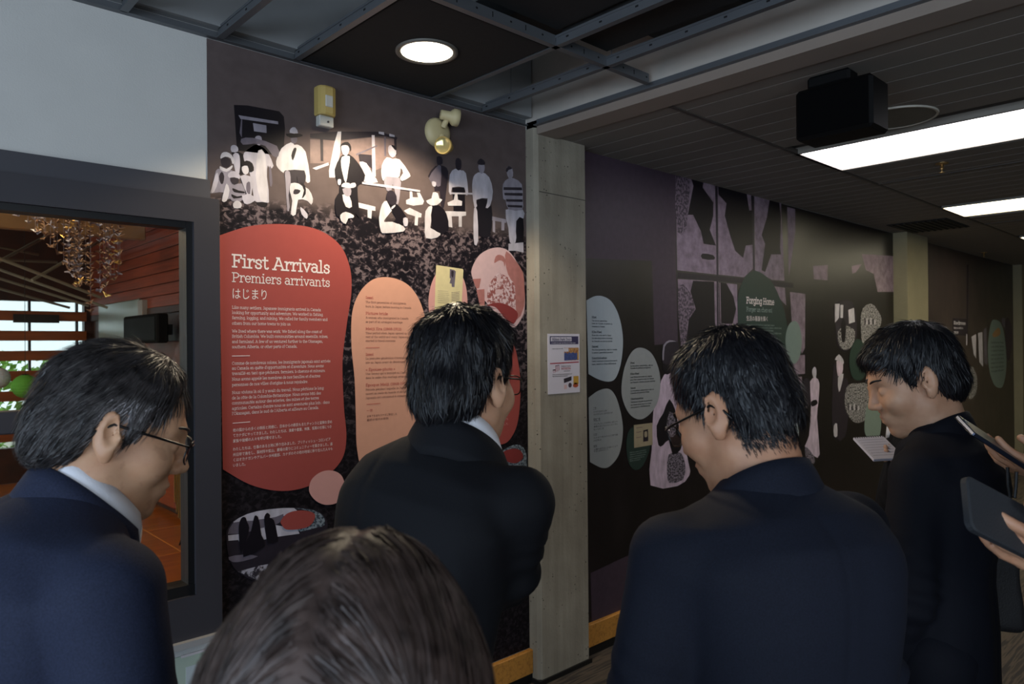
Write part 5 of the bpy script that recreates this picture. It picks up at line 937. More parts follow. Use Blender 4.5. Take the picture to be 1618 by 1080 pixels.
def strands(fnv, V, N, n_str, L, flow, width, lift, rng, seg=6, clump=.25, droop=0.):
    """flat tapered strands that follow the surface of a hair volume"""
    pick = rng.integers(0, len(V), n_str); P = V[pick] + rng.normal(0, .0015, (n_str, 3)); Ln = L * rng.uniform(.55, 1.15, n_str)
    def grad(p):
        e = .002; g = np.stack([fnv(p + np.eye(3)[i] * e) - fnv(p - np.eye(3)[i] * e) for i in range(3)], 1); return g / (np.linalg.norm(g, axis=1, keepdims=True) + 1e-9)
    path = []; rnd = rng.normal(0, 1, (n_str, 3)); lf = lift * rng.uniform(.0, 1.2, n_str) ** 1.6
    nrm = grad(P)
    for s in range(seg + 1):
        path.append((P.copy(), nrm.copy())); t = flow(P) + rnd * clump * .35 + clump * .5 * np.stack([vnoise(P * 45 + k * 11) for k in range(3)], 1) * 2
        t = t - (t * nrm).sum(1, keepdims=True) * nrm; t /= np.linalg.norm(t, axis=1, keepdims=True) + 1e-9
        P = P + t * (Ln / seg)[:, None]; nrm = grad(P); d = fnv(P); tgt = .0012 + lf * ((s + 1) / seg) ** 1.5
        P = P + nrm * (tgt - d)[:, None] * .8
        if droop: P[:, 2] -= droop * (s / seg)
    vs = []; 
    for s, (p, nn) in enumerate(path):
        q = path[min(s + 1, seg)][0] - path[max(s - 1, 0)][0]; side = np.cross(q, nn); side /= np.linalg.norm(side, axis=1, keepdims=True) + 1e-9
        side = side * .8 + nn * rnd[:, :1] * .35; w = width * (1 - (s / seg) ** 2 * .9); vs.append(p + side * w); vs.append(p - side * w)
    A = np.stack(vs, 1); V2 = A.reshape(-1, 3); base = (np.arange(n_str) * (2 * (seg + 1)))[:, None]
    Q = np.concatenate([base + np.array([2 * s, 2 * s + 1, 2 * s + 3, 2 * s + 2]) for s in range(seg)], 0)
    return V2, Q
# ---- clothing and body: joints are given in a local frame (origin on the floor, +Y ahead, +X the person's right)
def lerp(a, b, t): return np.asarray(a, float) * (1 - t) + np.asarray(b, float) * t
def hand_prims(w, fdir, palm, side, curl, scale=1.):
    """five separate fingers: w wrist, fdir finger direction, palm palm-normal, side +1 thumb toward fdir x palm"""
    f = np.asarray(fdir, float); f /= np.linalg.norm(f); p = np.asarray(palm, float); p -= f * (p @ f); p /= np.linalg.norm(p); s = np.cross(f, p) * side; w = np.asarray(w, float); out = []
    kn = w + f * .088 * scale
    for i, (o, ln) in enumerate(((.030, .072), (.010, .080), (-.010, .075), (-.029, .060))):
        b = kn + s * o * scale - f * abs(o) * .25; c = curl[i] if hasattr(curl, '__len__') else curl
        a0 = w + f * .02 + s * o * .6 * scale; out.append((a0, b, .0145 * scale, .0115 * scale, .008))
        d = f; q = b
        for j, fr in enumerate((.45, .32, .25)):
            ang = c * (.6 + .5 * (j > 0)); d = d * math.cos(ang) + p * math.sin(ang); d /= np.linalg.norm(d); e = q + d * ln * fr * scale; out.append((q, e, (.0098 - .0008 * j) * scale, (.0092 - .0009 * j) * scale, .002)); q = e
    t0 = w + f * .022 + s * .024 * scale; t1 = t0 + (f * .75 + s * .55 + p * .35) * .045 * scale; t2 = t1 + (f * .9 + s * .12 + p * .4) * .034 * scale; t3 = t2 + (f * .95 - s * .12 + p * .3) * .026 * scale
    out += [(w, t0, .017 * scale, .016 * scale, .01), (t0, t1, .015 * scale, .0118 * scale, .006), (t1, t2, .0112 * scale, .0102 * scale, .003), (t2, t3, .0102 * scale, .0085 * scale, .002)]
    return out
class Fig: pass
def make_person(label, root_xy, yaw, head_w, head_yaw, head_pitch, head_roll=0., lean=.0, style=None, arms=None, suit=None, skin=None, hairm=None, hair=None, trousers=None, shirt=True, h_body=.004, h_cloth=.0075, sh_w=.205, glasses=None, scale=1., jacket='suit jacket', collar=True, strand_n=5000, seed=1, bulk=1.0, skirt=False, head_scale=1.0, n_len=.125, stubble=0):
    """yaw: direction the chest faces (0 = +Y, clockwise from above, radians); head_w: head centre in world space"""
    rng = np.random.default_rng(seed)
    Rb = np.array(Matrix.Rotation(-yaw, 3, 'Z')); root = np.array([root_xy[0], root_xy[1], 0.]); toW = lambda p: np.asarray(p, float) @ Rb.T + root; toL = lambda p: (np.asarray(p, float) - root) @ Rb
    Hc = toL(head_w)
    Rh = np.array(Matrix.Rotation(-(head_yaw - yaw), 3, 'Z') @ Matrix.Rotation(-head_pitch, 3, 'X') @ Matrix.Rotation(head_roll, 3, 'Y')) ; hs = head_scale
    nb_off = np.array([0, -.055, -.175]); skull = Hc + Rh @ np.array([0, -.03, -.06]) * hs
    pel = np.array([0, 0, .93 * scale]); neck = lerp(Hc + np.array([0, -.03, -n_len]), Hc + Rh @ np.array([0, -.045, -n_len]), .5)     # C7
    chest = lerp(pel, neck, .62) + np.array([0, -.035, 0]); sp_mid = lerp(pel, neck, .30) + np.array([0, -.01, 0])
    up = neck - sp_mid; up /= np.linalg.norm(up); fw = np.cross(up, np.array([1., 0, 0])); fw = fw if fw[1] > 0 else -fw; fw /= np.linalg.norm(fw)
    shc = neck - up * .070 + fw * .012
    shR = shc + np.array([sh_w, 0, 0]); shL = shc + np.array([-sh_w, 0, 0])
    arms = arms or {}
    def arm(side):
        s = shR if side > 0 else shL; A = arms.get('R' if side > 0 else 'L', {})
        el = toL(A['elbow']) if 'elbow' in A else s + np.array([side * .05, .01, -.29]); wr = toL(A['wrist']) if 'wrist' in A else el + np.array([-side * .03, .09, -.235])
        return s, el, wr, A
    AR, AL = arm(1), arm(-1)
    prims = []        # (a,b,r1,r2,k) skin core
    prims += [(skull, neck + fw * .01, .054 * hs, .056, .03), (neck, chest, .054, .072, .05), (chest + fw * .012, pel, .078, .085, .04)]
    for (s, el, wr, A), side in ((AR, 1), (AL, -1)):
        sb_ = s + np.array([-side * .02, 0, -.045]); prims += [(chest + up * .02, sb_, .065, .03, .05), (sb_, el, .03, .03, .02), (el, wr, .033, .024, .02)]
        fd = A.get('fdir'); fd = (Rb.T @ np.asarray(fd, float)) if fd is not None else (wr - el) / np.linalg.norm(wr - el) * .6 + np.array([0, .1, -.5])
        pm = A.get('palm'); pm = (Rb.T @ np.asarray(pm, float)) if pm is not None else np.array([-side * 1., .2, 0])
        prims += hand_prims(wr, fd, pm, A.get('thumb', side), A.get('curl', .32), .98)
    hip = np.array([.095, 0, .90 * scale])
    legs = []
    for side in (1, -1):
        hp = hip * np.array([side, 1, 1]); kn = np.array([side * .10, .02, .49 * scale]); an = np.array([side * .11, -.02, .08]); legs.append((hp, kn, an)); prims += [(hp, kn, .06, .042, .04), (kn, an, .042, .03, .02), (an, np.array([side * .12, .13, .035]), .03, .024, .02)]
    def body(P):
        d = np.full(len(P), 1.); bb = (P.min(0), P.max(0))
        for (a, b, r1, r2, k) in prims: local(P, d, np.minimum(a, b), np.maximum(a, b), max(r1, r2) + .07, lambda q: sd_round_cone(q, a, b, r1, r2), k, bb)
        local(P, d, Hc - .0, Hc + .0, .25, lambda q: head_sdf((q - Hc) @ Rh / hs) * hs, .022, bb)
        return d
    allp = np.array([q for pr in prims for q in (pr[0], pr[1])] + [Hc + [.15, .15, .17], Hc - [.15, .15, .17]])
    V, Q = surf(body, allp.min(0) - .08, allp.max(0) + .08, h_body)
    bo = link('person', np_mesh('person', toW(V) - root, Q, skin), None, label, 'person', loc=tuple(root))
    def part(name, Vl, Ql, m, lab=None, par=None, kind=None, smooth=True):
        o = link(name, np_mesh(name, toW(Vl) - root, Ql, m, smooth), par or bo)
        return tag(o, lab, None, None, kind)
    # ---- jacket
    waist = lerp(pel, neck, .28)
    bw = bulk
    def torso(P):
        ax = neck - pel; L = np.linalg.norm(ax); ax = ax / L; t = np.clip((P - pel) @ ax, -.16, L + .02); tt = t / L
        cb = np.stack([np.zeros(len(t)), np.interp(tt, [-.3, 0, .35, .7, .9, 1.02], [.0, .0, .0, -.035, -.03, 0]), np.zeros(len(t))], 1)
        c = pel + ax * t[:, None] + cb
        q = P - c; xr = q[:, 0]; yr = q @ fw
        a = np.interp(tt, [-.3, -.02, .25, .55, .75, .88, .96, 1.02], np.array([.195, .190, .172, .19, .198, .165, .105, .068]) * bw); b = np.interp(tt, [-.3, 0, .25, .55, .8, .93, 1.02], np.array([.13, .128, .118, .128, .122, .085, .055]) * bw)
        k0 = (np.abs(xr / a) ** 2.4 + np.abs(yr / b) ** 2.2) ** (1 / 2.3); d = (k0 - 1) * np.minimum(a, b) * .9
        return np.maximum(d, np.maximum((pel - P) @ ax - .13 * scale, (P - neck) @ ax - .012))
    ns = rng.uniform(0, 50, 3)
    def cloth(P):
        d = torso(P)
        for (s, el, wr, A), side in ((AR, 1), (AL, -1)):
            sh = s + np.array([-side * .014, 0, -.030])
            d = smin(d, sd_round_cone(P, neck - up * .078 + np.array([side * .07, 0, 0]), sh + up * .012, .045 * bw, .050 * bw), .05)
            arm_ = smin(sd_round_cone(P, sh, el, .064 * bw, .055), sd_round_cone(P, el, wr - (wr - el) / np.linalg.norm(wr - el) * .015, .057, .044), .025)
            # gathered folds near elbow and armhole
            ad = (P - el) @ ((el - sh) / np.linalg.norm(el - sh)); w_ = np.exp(-(ad / .11) ** 2)
            arm_ = arm_ + w_ * .0035 * np.sin(ad * 150 + 6 * vnoise(P * 9 + ns)) + .006 * vnoise(P * np.array([13, 13, 5]) + ns)
            d = smin(d, arm_, .022)
        d = d + .013 * vnoise(P * np.array([7, 7, 3.0]) + ns + 3) + .006 * vnoise(P * np.array([20, 20, 6]) + ns)
        d = d + .003 * np.exp(-(P[:, 0] / .004) ** 2) * (P @ fw < neck @ fw)
        return d
    ap = np.array([pel - [.3, .25, .25], pel + [.3, .25, 0], neck + [.25, .2, .06], neck - [.25, .25, 0]] + [q for X in (AR, AL) for q in (X[0], X[1], X[2])])
    V, Q = surf(cloth, ap.min(0) - .10, ap.max(0) + .10, h_cloth)
    jk = part('jacket', V, Q, suit)
    # ---- collars: stand-up band that folds over and falls outside
    cn = neck + up * .004; f2 = lerp(fw, np.array([0, 1., 0]), .2); f2 /= np.linalg.norm(f2); u2 = np.cross(np.array([1., 0, 0]), f2); u2 = u2 if u2[2] > 0 else -u2
    def band(prof, spread, n=44, rx=.066, ry=.066, drop=.0, name='collar', m=None, par=None):
        th = np.linspace(-spread, spread, n); vs = []
        for a in th:
            c, s = math.cos(a), math.sin(a)        # a = 0 at the nape
            for (r, z) in prof:
                fall = drop * (1 - c) ** 1.2
                vs.append(cn + np.array([1., 0, 0]) * (s * (rx + r)) - f2 * (c * (ry + r) - .022) + u2 * (z - fall))
        k = len(prof); Qb = [(i * k + j, i * k + j + 1, (i + 1) * k + j + 1, (i + 1) * k + j) for i in range(n - 1) for j in range(k - 1)]
        o = part(name, np.array(vs), np.array(Qb), m, par=par); so = o.modifiers.new('thick', 'SOLIDIFY'); so.thickness = .003; so.offset = 0; return o
    if shirt: band([(.0, -.03), (-.001, .028), (.001, .055), (.006, .057), (.014, .036), (.019, .0)], 2.45, drop=.038, name='shirt_collar', m=SHIRT, par=bo)
    if collar: band([(.010, -.02), (.010, .022), (.014, .033), (.021, .033), (.029, .015), (.039, -.014), (.045, -.034)], 2.15, drop=.042, name='jacket_collar', m=suit, par=jk)
    # ---- trousers and shoes
    tm = trousers or suit
    def trous(P):
        d = np.full(len(P), 1e3)
        for hp, kn, an in legs: d = smin(d, smin(sd_round_cone(P, hp, kn, .098, .07), sd_round_cone(P, kn, an + np.array([0, 0, .0]), .072, .062), .03), .03)
        return np.maximum(d + .006 * vnoise(P * np.array([12, 12, 4]) + ns), P[:, 2] - .98 * scale)
    V, Q = surf(trous, (-.3, -.2, .02), (.3, .25, 1.02), .013); part('trousers', V, Q, tm)
    for side in (1, -1):
        def shoe(P):
            d = sd_round_cone(P, (side * .11, -.05, .05), (side * .122, .14, .038), .048, .042); d = smin(d, sd_round_cone(P, (side * .11, -.03, .06), (side * .11, -.02, .10), .045, .05), .03); return np.maximum(d, .002 - P[:, 2])
        V, Q = surf(shoe, (side * .12 - .08, -.14, -.01), (side * .12 + .08, .22, .16), .009); part('shoe', V, Q, SHOE)
    # ---- hair
    st = dict(side=.007, back=.009, top=.016, front=.078, nape=0., lump=.004); st.update(hair or {})
    fnv = st.get('fn') or (lambda P: hair_vol(P, st)); fnu = st.get('fn') or (lambda P: hair_vol(P, st, False))
    V, Q = surf(fnv, (-.17, -.22, -.22), (.17, .18, .20), st.get('h', .0036))
    hl = lambda P: (P * hs) @ Rh.T + Hc
    ho = part('hair', hl(V), Q, hairm)
    crown = np.asarray(st.get('crown', (.0, -.06, .115)))
    def flow(P):
        d = P - crown; d = d + np.array(st.get('comb', (0, 0, 0))); d[:, 2] -= .03; return d / (np.linalg.norm(d, axis=1, keepdims=True) + 1e-9)
    fl_ = st.get('flow') or flow
    outer = V[fnu(V) > -.004] if not st.get('fn') else V
    SV, SQ_ = strands(fnu, outer, None, strand_n, st.get('len', .045), fl_, st.get('w', .0009), st.get('lift', .006), rng, clump=st.get('clump', .35), seg=st.get('seg', 6))
    if stubble:
        G = rng.uniform((-.09, -.13, -.13), (.09, -.02, .02), (60000, 3)); hy = hairline(G[:, 1], st); 
        fn_s = lambda P: body(hl(P)) / hs; G = G[(G[:, 2] < hy + .012) & (G[:, 2] > hy - .045) & (rng.random(len(G)) < 1 - (hy - G[:, 2]) / .045)]
        g0 = fn_s(G); G = G[np.abs(g0) < .01]; e = .002; gr = np.stack([fn_s(G + np.eye(3)[i] * e) - fn_s(G - np.eye(3)[i] * e) for i in range(3)], 1) / (2 * e); G = G - gr * fn_s(G)[:, None]
        G = G[(np.abs(G[:, 0]) < .078)]
        if len(G):
            V3, Q3 = strands(fn_s, G, None, stubble, .008, lambda P: np.tile(np.array([0, -.15, -1.]), (len(P), 1)), .00045, .001, rng, seg=2); 
            part('stubble', hl(V3), Q3, hairm, par=ho, kind='stuff')
    part('hair_strand_layer', hl(SV), SQ_, hairm, par=ho, kind='stuff', smooth=True)
    if st.get('temple') is not None:
        tv = outer[(np.abs(outer[:, 0]) > .055) & (outer[:, 1] > -.03) & (outer[:, 1] < .05) & (outer[:, 2] < .055)]
        if len(tv):
            V3, Q3 = strands(fnu, tv, None, 900, .028, fl_, .0008, .004, rng, clump=.3); part('temple_hair', hl(V3), Q3, st['temple'], par=ho, kind='stuff')
    if st.get('extra'): st['extra'](part, hl, bo)
    # ---- brows
    for side in (1, -1):
        vs = []
        for t_ in np.linspace(0, 1, 7): vs.append(hl(np.array([[side * (.014 + .036 * t_), .094 - .026 * t_ ** 2 + .001, .024 + .006 * math.sin(t_ * 2.6)]]))[0])
        g = MB().tube([tuple(q) for q in vs], [.0015, .0024, .0028, .0027, .0024, .002, .001], 6); part('eyebrow', np.array(g.v), np.array([f for f in g.f if len(f) == 4]), hairm)
    # ---- spectacles
    if glasses:
        gl_ = bpy.data.objects.new('eyeglasses', None); COL.objects.link(gl_); gl_.parent = bo; gl_.empty_display_size = .02
        for side in (1, -1):
            loop = [(side * (.034 + .026 * math.copysign(abs(math.cos(a)) ** .6, math.cos(a))), .108 - .012 * abs(math.cos(a) * .5 + .5) ** 2 * 1, -.004 + .0185 * math.copysign(abs(math.sin(a)) ** .7, math.sin(a))) for a in np.linspace(0, 2 * PI, 25)[:-1]]
            L_ = hl(np.array(loop)); g = MB().tube([tuple(q) for q in np.vstack([L_, L_[:1]])], .0013, 6, cap=False); o = part('rim', np.array(g.v), np.array(g.f), glasses, par=gl_)
            o = part('lens', np.vstack([L_, L_.mean(0)[None]]), np.array([(i, (i + 1) % 24, 24) for i in range(24)]), LENS, par=gl_)
            tp = hl(np.array([(side * .061, .098, .006), (side * .074, .075, .008), (side * .0785, .02, .010), (side * .081, -.012, .012), (side * .079, -.030, -.004), (side * .077, -.038, -.02)]))
            g = MB().tube([tuple(q) for q in tp], [.0016, .002, .002, .0022, .0026, .002], 6); part('temple_arm', np.array(g.v), np.array([f for f in g.f if len(f) == 4]), glasses, par=gl_)
        br = hl(np.array([(-.009, .109, .004), (0, .112, .007), (.009, .109, .004)])); g = MB().tube([tuple(q) for q in br], .0013, 6); part('bridge', np.array(g.v), np.array([f for f in g.f if len(f) == 4]), glasses, par=gl_)
    F = Fig(); F.body = bo; F.Rb = Rb; F.root = root; F.toW = toW; F.hl = hl; F.neck = toW(neck); F.arms = (AR, AL); return F
SHIRT = mat('white_shirt_cotton', '#f0f0f6', .75, var=.02, bump=.1, bscale=500)
SHOE = mat('black_leather', '#0d0c0c', .3, var=.1)
GFR = mat('black_spectacle_metal', '#0d0c0d', .3, .3, var=0)
lm = bpy.data.materials.new('spectacle_lens'); lm.use_nodes = True; t = NT(lm); t.n.remove(t.b)
fz = t.add('ShaderNodeValue'); fz.outputs[0].default_value = .07; tr = t.add('ShaderNodeBsdfTransparent'); gl = t.add('ShaderNodeBsdfGlossy', i_Roughness=.02); mx = t.add('ShaderNodeMixShader')
t.link(fz.outputs[0], mx.inputs[0]); t.link(tr.outputs[0], mx.inputs[1]); t.link(gl.outputs[0], mx.inputs[2]); t.link(mx.outputs[0], t.n['Material Output'].inputs[0]); LENS = lm
SK_OLD = m_skin('weathered_skin', '#bd8a68', '#d2a482', .5); SK_A = m_skin('warm_skin', '#be8d6e', '#d3a586'); SK_B = m_skin('tanned_shaded_skin', '#b07c5e', '#c79676')  # SK_B: a tan skin, also used as shaded skin at the right edge
NAVY = m_suit('navy_wool', '#282e43'); BLK_S = m_suit('black_wool', '#0f1015'); NAVY2 = m_suit('dark_navy_wool', '#181c29'); NAVY3 = m_suit('midnight_wool', '#0f111b')
HB = m_hair('black_hair', '#070708', '#15131a', .46); HG = m_hair('grey_streaked_hair', '#141112', '#423d3d', .42, 60); HBR = m_hair('brown_grey_hair', '#2a1e1a', '#5a4943', .52, 45)
AZ = math.radians(43.07)          # azimuth of the view direction
# ---- the visitors
def R_(deg): return AZ + math.radians(deg)      # turned by deg from the viewing direction, to the right
RIGHT = np.array([_r.x, _r.y, _r.z]); FWD = np.array([_f.x, _f.y, 0.]); FWD /= np.linalg.norm(FWD)
RH = np.array([RIGHT[0], RIGHT[1], 0]); RH /= np.linalg.norm(RH)
def stand(head, yaw, fwd, side=0., ahead=0.):       # pelvis floor position: head centre leans fwd metres ahead of it
    d = np.array([math.sin(yaw), math.cos(yaw)]); return (head[0] - d[0] * fwd + RH[0] * side + FWD[0] * ahead, head[1] - d[1] * fwd + RH[1] * side + FWD[1] * ahead)
# grey haired man on the left
h1 = depth(187, 678, 1.12); y1 = R_(44)
P_1 = make_person('grey haired man with glasses in navy jacket, leftmost', stand(h1, y1, .20), y1, h1, R_(60), math.radians(20), suit=NAVY, skin=SK_OLD, hairm=HG,
    n_len=.105, hair=dict(side=.006, back=.012, top=.010, front=.066, rise=.012, nape=-.004, lump=.006, len=.055, lift=.009, w=.0007, crown=(.0, .03, .125), taper=.03, temple=m_hair('silver_hair', '#6b6668', '#a09a9c', .45)), glasses=GFR, h_body=.004, strand_n=7000, seed=1, sh_w=.205)
# black haired man reading the wall
h2 = depth(737, 604, 1.36); y2 = R_(34)
P_2 = make_person('black haired man in black suit reading the mural text', stand(h2, y2, .10, -.085), y2, h2, R_(33), math.radians(3), suit=BLK_S, skin=SK_A, hairm=HB,
    n_len=.105, hair=dict(side=.008, back=.010, top=.022, front=.082, nape=-.010, lump=.012, len=.045, lift=.011, crown=(0, -.04, .13)), glasses=GFR, sh_w=.165, bulk=.9, arms={'R': dict(elbow=depth(796, 905, 1.30), wrist=depth(735, 930, 1.62)), 'L': dict(elbow=depth(556, 900, 1.46), wrist=depth(640, 935, 1.66))}, h_body=.0045, seed=2, strand_n=6500)
# short haired man with a bowed head
h3 = depth(1157, 650, 1.22); y3 = R_(-24)
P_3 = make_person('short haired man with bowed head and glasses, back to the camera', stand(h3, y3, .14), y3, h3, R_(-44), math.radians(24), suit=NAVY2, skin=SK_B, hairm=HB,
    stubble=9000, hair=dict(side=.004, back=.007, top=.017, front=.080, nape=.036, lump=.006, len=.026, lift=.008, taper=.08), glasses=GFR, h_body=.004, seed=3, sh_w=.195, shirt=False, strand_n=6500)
# man in profile with a notepad
h4 = depth(1440, 600, 1.78); y4 = R_(-46)
P_4 = make_person('black haired man in profile looking down, in a midnight blue jacket', stand(h4, y4, .06, .0), y4, h4, R_(-78), math.radians(20), suit=NAVY3, skin=SK_A, hairm=HB,
    hair=dict(side=.007, back=.010, top=.018, front=.086, nape=-.002, lump=.006, len=.045, lift=.008, fringe=True), sh_w=.16, bulk=.88, h_body=.0048, seed=4, shirt=False, strand_n=6000)
# woman in front, seen from above and behind
def bob(P):
    x = np.abs(P[:, 0]); Q = np.stack([x, P[:, 1], P[:, 2]], 1)
    d = sd_ell(Q, (0, -.018, .036), (.094, .115, .106)); d = smin(d, sd_round_cone(Q, (.045, -.035, .0), (.052, -.045, -.13), .062, .05), .05); d = smin(d, sd_round_cone(Q, (0, -.06, .0), (0, -.07, -.13), .066, .05), .05)
    d = d + .004 * vnoise(P * np.array([40, 40, 16.])) + .0035 * np.exp(-(P[:, 0] / .006) ** 2) * (P[:, 2] > .05)
    return smax(d, np.minimum(P[:, 1] - .045, .12 - P[:, 2] - 0 * x) * .9 + 0 * x, .01) if False else smax(d, smin(P[:, 1] - .05, P[:, 1] * 0 + (.085 - P[:, 2]), .01), .012)
def bobflow(P):
    s = np.sign(P[:, 0] + .004); d = np.stack([s * .8, -.15 + 0 * s - (P[:, 1] < -.05) * .5, -.35 - .9 * (np.abs(P[:, 0]) > .06)], 1); d[:, 1] += np.where(P[:, 1] > 0, .25, 0); return d / np.linalg.norm(d, axis=1, keepdims=True)
h5 = depth(562, 1128, .58); y5 = R_(4)
P_5 = make_person('brown haired woman seen from behind at the bottom', stand(h5, y5, .06), y5, h5, R_(3), math.radians(24), suit=m_suit('charcoal_knit', '#1b1a1e'), skin=SK_A, hairm=HBR, scale=.92, sh_w=.175, bulk=.88, collar=False, shirt=False,
    hair=dict(fn=bob, flow=bobflow, len=.14, lift=.003, w=.0008, clump=.14, seg=8), h_body=.007, h_cloth=.01, seed=5, strand_n=12000)
# ================================================================== fixtures on the mural and pillar
BEI = mat('aged_beige_plastic', '#cdbf93', .45, var=.05); BEI2 = mat('yellowed_plastic', '#c2a862', .45, var=.06); OFFW = mat('off_white_plastic', '#c9c6bd', .5, var=.03)
c = on_y(510, 166, MY); ms = empty('motion_sensor', (c[0], MY, c[2]), 'beige motion sensor box mounted high on the mural', 'sensor')
prof = [(-.036, 0), (-.036, -.030), (-.030, -.043), (-.015, -.050), (.015, -.050), (.030, -.043), (.036, -.030), (.036, 0)]
g = MB(); z0, z1 = c[2] - .048, c[2] + .06; n = len(prof)
g.add([(c[0] + x, MY + y, z) for z in (z0, z0 + .006, z1 - .006, z1) for x, y in [(a * (.94 if z in (z0, z1) else 1), b * (.94 if z in (z0, z1) else 1)) for a, b in prof]], [(k * n + i, k * n + (i + 1) % n, (k + 1) * n + (i + 1) % n, (k + 1) * n + i) for k in range(3) for i in range(n)] + [tuple(range(n))[::-1], tuple(range(3 * n, 4 * n))])
rel(g.build('housing', BEI2), ms); rel(MB().bevbox(c[0] - .016, c[0] + .016, MY - .0525, MY - .04, c[2] - .02, c[2] + .025, .003).build('lens_window', OFFW), ms)
rel(MB().bevbox(c[0] - .03, c[0] + .03, MY - .030, MY, c[2] - .088, c[2] - .048, .003).build('bracket', OFFW), ms); rel(MB().lathe([(0, 0), (.004, 0), (.004, .003), (0, .003)], 10, M=Matrix.Translation((c[0] + .005, MY - .031, c[2] - .07)) @ Matrix.Rotation(PI / 2, 4, 'X')).build('screw', CHAR), ms)
c = on_y(690, 210, MY); em = empty('emergency_light', (c[0], MY, c[2]), 'beige twin head emergency light on the mural below the grid', 'light')
Mx = Matrix.Translation((c[0], MY, c[2])) @ Matrix.Rotation(PI / 2, 4, 'X')
rel(MB().lathe([(0, .03), (.04, .028), (.058, .02), (.064, .006), (.064, 0)], 32, M=Mx).build('base_plate', BEI, smooth=True), em)
def lamp_head(px, py, aim, off, mm):
    q = on_y(px, py, MY - off); a = Vector(aim).normalized(); M = Matrix.Translation(tuple(q)) @ a.to_track_quat('Z', 'Y').to_matrix().to_4x4()
    rel(MB().lathe([(.0, -.045), (.018, -.045), (.020, -.040), (.021, -.005), (.030, .004), (.036, .012), (.037, .034), (.033, .036), (.031, .030)], 24, M=M).build('lamp_head', mm, smooth=True), em)
    rel(MB().lathe([(.0, .026), (.022, .027), (.031, .030)], 24, M=M).build('reflector', mat('lamp_reflector', '#d8c98a', .15, .6, var=0), smooth=True), em)
    k = Vector((c[0], MY - .025, c[2])); rel(MB().tube([tuple(k.lerp(Vector(q), .3)), tuple(Vector(q) - a * .01)], [.013, .011], 10).build('swivel', BEI), em)
lamp_head(712, 184, (.9, -.35, -.10), .07, BEI); lamp_head(704, 231, (-.85, -.5, -.12), .085, BEI2)
# poster on the pillar
PP = Print(PYF - .003); po = empty('poster', (2.62, PYF, 1.4), 'white information poster with blue heading taped to the pillar', 'poster')
K['paper'] = mat('poster_paper', '#d9d3dc', .5, var=.02); K['navyink'] = mat('poster_navy', '#2f2a52', .5, var=0); K['redink'] = mat('poster_red', '#a8323e', .5, var=0); K['blueink'] = mat('poster_blue', '#3f4f86', .5, var=.3, nscale=90); K['autumn'] = m_mottle('poster_autumn', '#8a4a2c', '#c89a5c', 120, .4, .6); K['gold'] = mat('poster_gold', '#c99b3a', .5, var=.1); K['rust'] = mat('poster_rust', '#b4512c', .5, var=.2)
A = PP.p(865.5, 527); B = PP.p(915.5, 526); Cc = PP.p(917, 619)
px0, px1, pz1, pz0 = A[0], B[0], A[1], Cc[1]
rel(MB().box(px0, px1, PYF - .003, PYF - .0005, pz0, pz1, K['paper']).build('sheet'), po)
def ppt(u, v): return (px0 + (px1 - px0) * u, pz1 + (pz0 - pz1) * v)
def pa(name, items, base=1, par=None):
    a = Art(PP, None, base)
    for m_, pts in items: a.flat(K[m_], [ppt(*q) for q in pts])
    return a.build(name, po)
def rect(u0, u1, v0, v1): return [(u0, v0), (u1, v0), (u1, v1), (u0, v1)]
hd = pa('header_band', [('navyink', rect(.06, .96, .04, .175)), ('paper', rect(.09, .74, .055, .125))])
def ptext(parent, m_, txt, u0, v, u1, h, **kw):
    vs, fs, w = stroke_mesh(txt, kw.get('weight', .1)); x0, zb = ppt(u0, v); x1 = ppt(u1, v)[0]; sx = (x1 - x0) / w; sy = h * (pz1 - pz0) / .7; y = PP.Y - LAY * 5
    MB().add([(x0 + a * sx, y - (i // 4 % 7) * 2.5e-5, zb + b * sy) for i, (a, b) in enumerate(vs)], fs, K[m_]).build('lettering', parent=parent)
ptext(hd, 'navyink', 'Nikkei Park Tour', .12, .112, .71, .04); ptext(hd, 'paper', 'A walk through the history of the park', .10, .16, .86, .016)
p2_ = pa('photo_block', [('autumn', rect(.5, .97, .235, .45)), ('blueink', [(.5, .33), (.56, .31), (.6, .34), (.66, .31), (.72, .33), (.78, .31), (.84, .33), (.92, .32), (.92, .44), (.5, .45)]), ('paper', rect(.5, .64, .24, .30)), ('gold', rect(.93, .97, .3, .44))])
ptext(po if False else p2_, 'greytext', 'Scan to begin the walk', .12, .255, .46, .014)
rr_ = pa('red_rule', [('redink', [(.06, .485), (.97, .472), (.97, .492), (.06, .503)])])
lg = pa('building_logo', [('black', [(.22, .53), (.34, .52), (.345, .528), (.225, .54)]), ('redink', rect(.225, .24, .54, .63)), ('redink', rect(.265, .275, .535, .63)), ('redink', rect(.3, .31, .53, .625)), ('redink', rect(.335, .345, .53, .61)), ('black', [(.14, .595), (.22, .59), (.22, .606), (.14, .608)]), ('redink', rect(.15, .16, .608, .65)), ('redink', rect(.2, .21, .606, .65))])
ptext(lg, 'greytext', 'National Centre', .40, .552, .70, .018); ptext(lg, 'redink', 'MUSEUM', .40, .60, .70, .030); ptext(lg, 'greytext', 'and archive', .48, .632, .68, .016)
ptext(lg, 'greytext', 'Find more stories and photographs at', .13, .685, .74, .016); ptext(lg, 'greytext', 'the community museum', .13, .715, .60, .016)
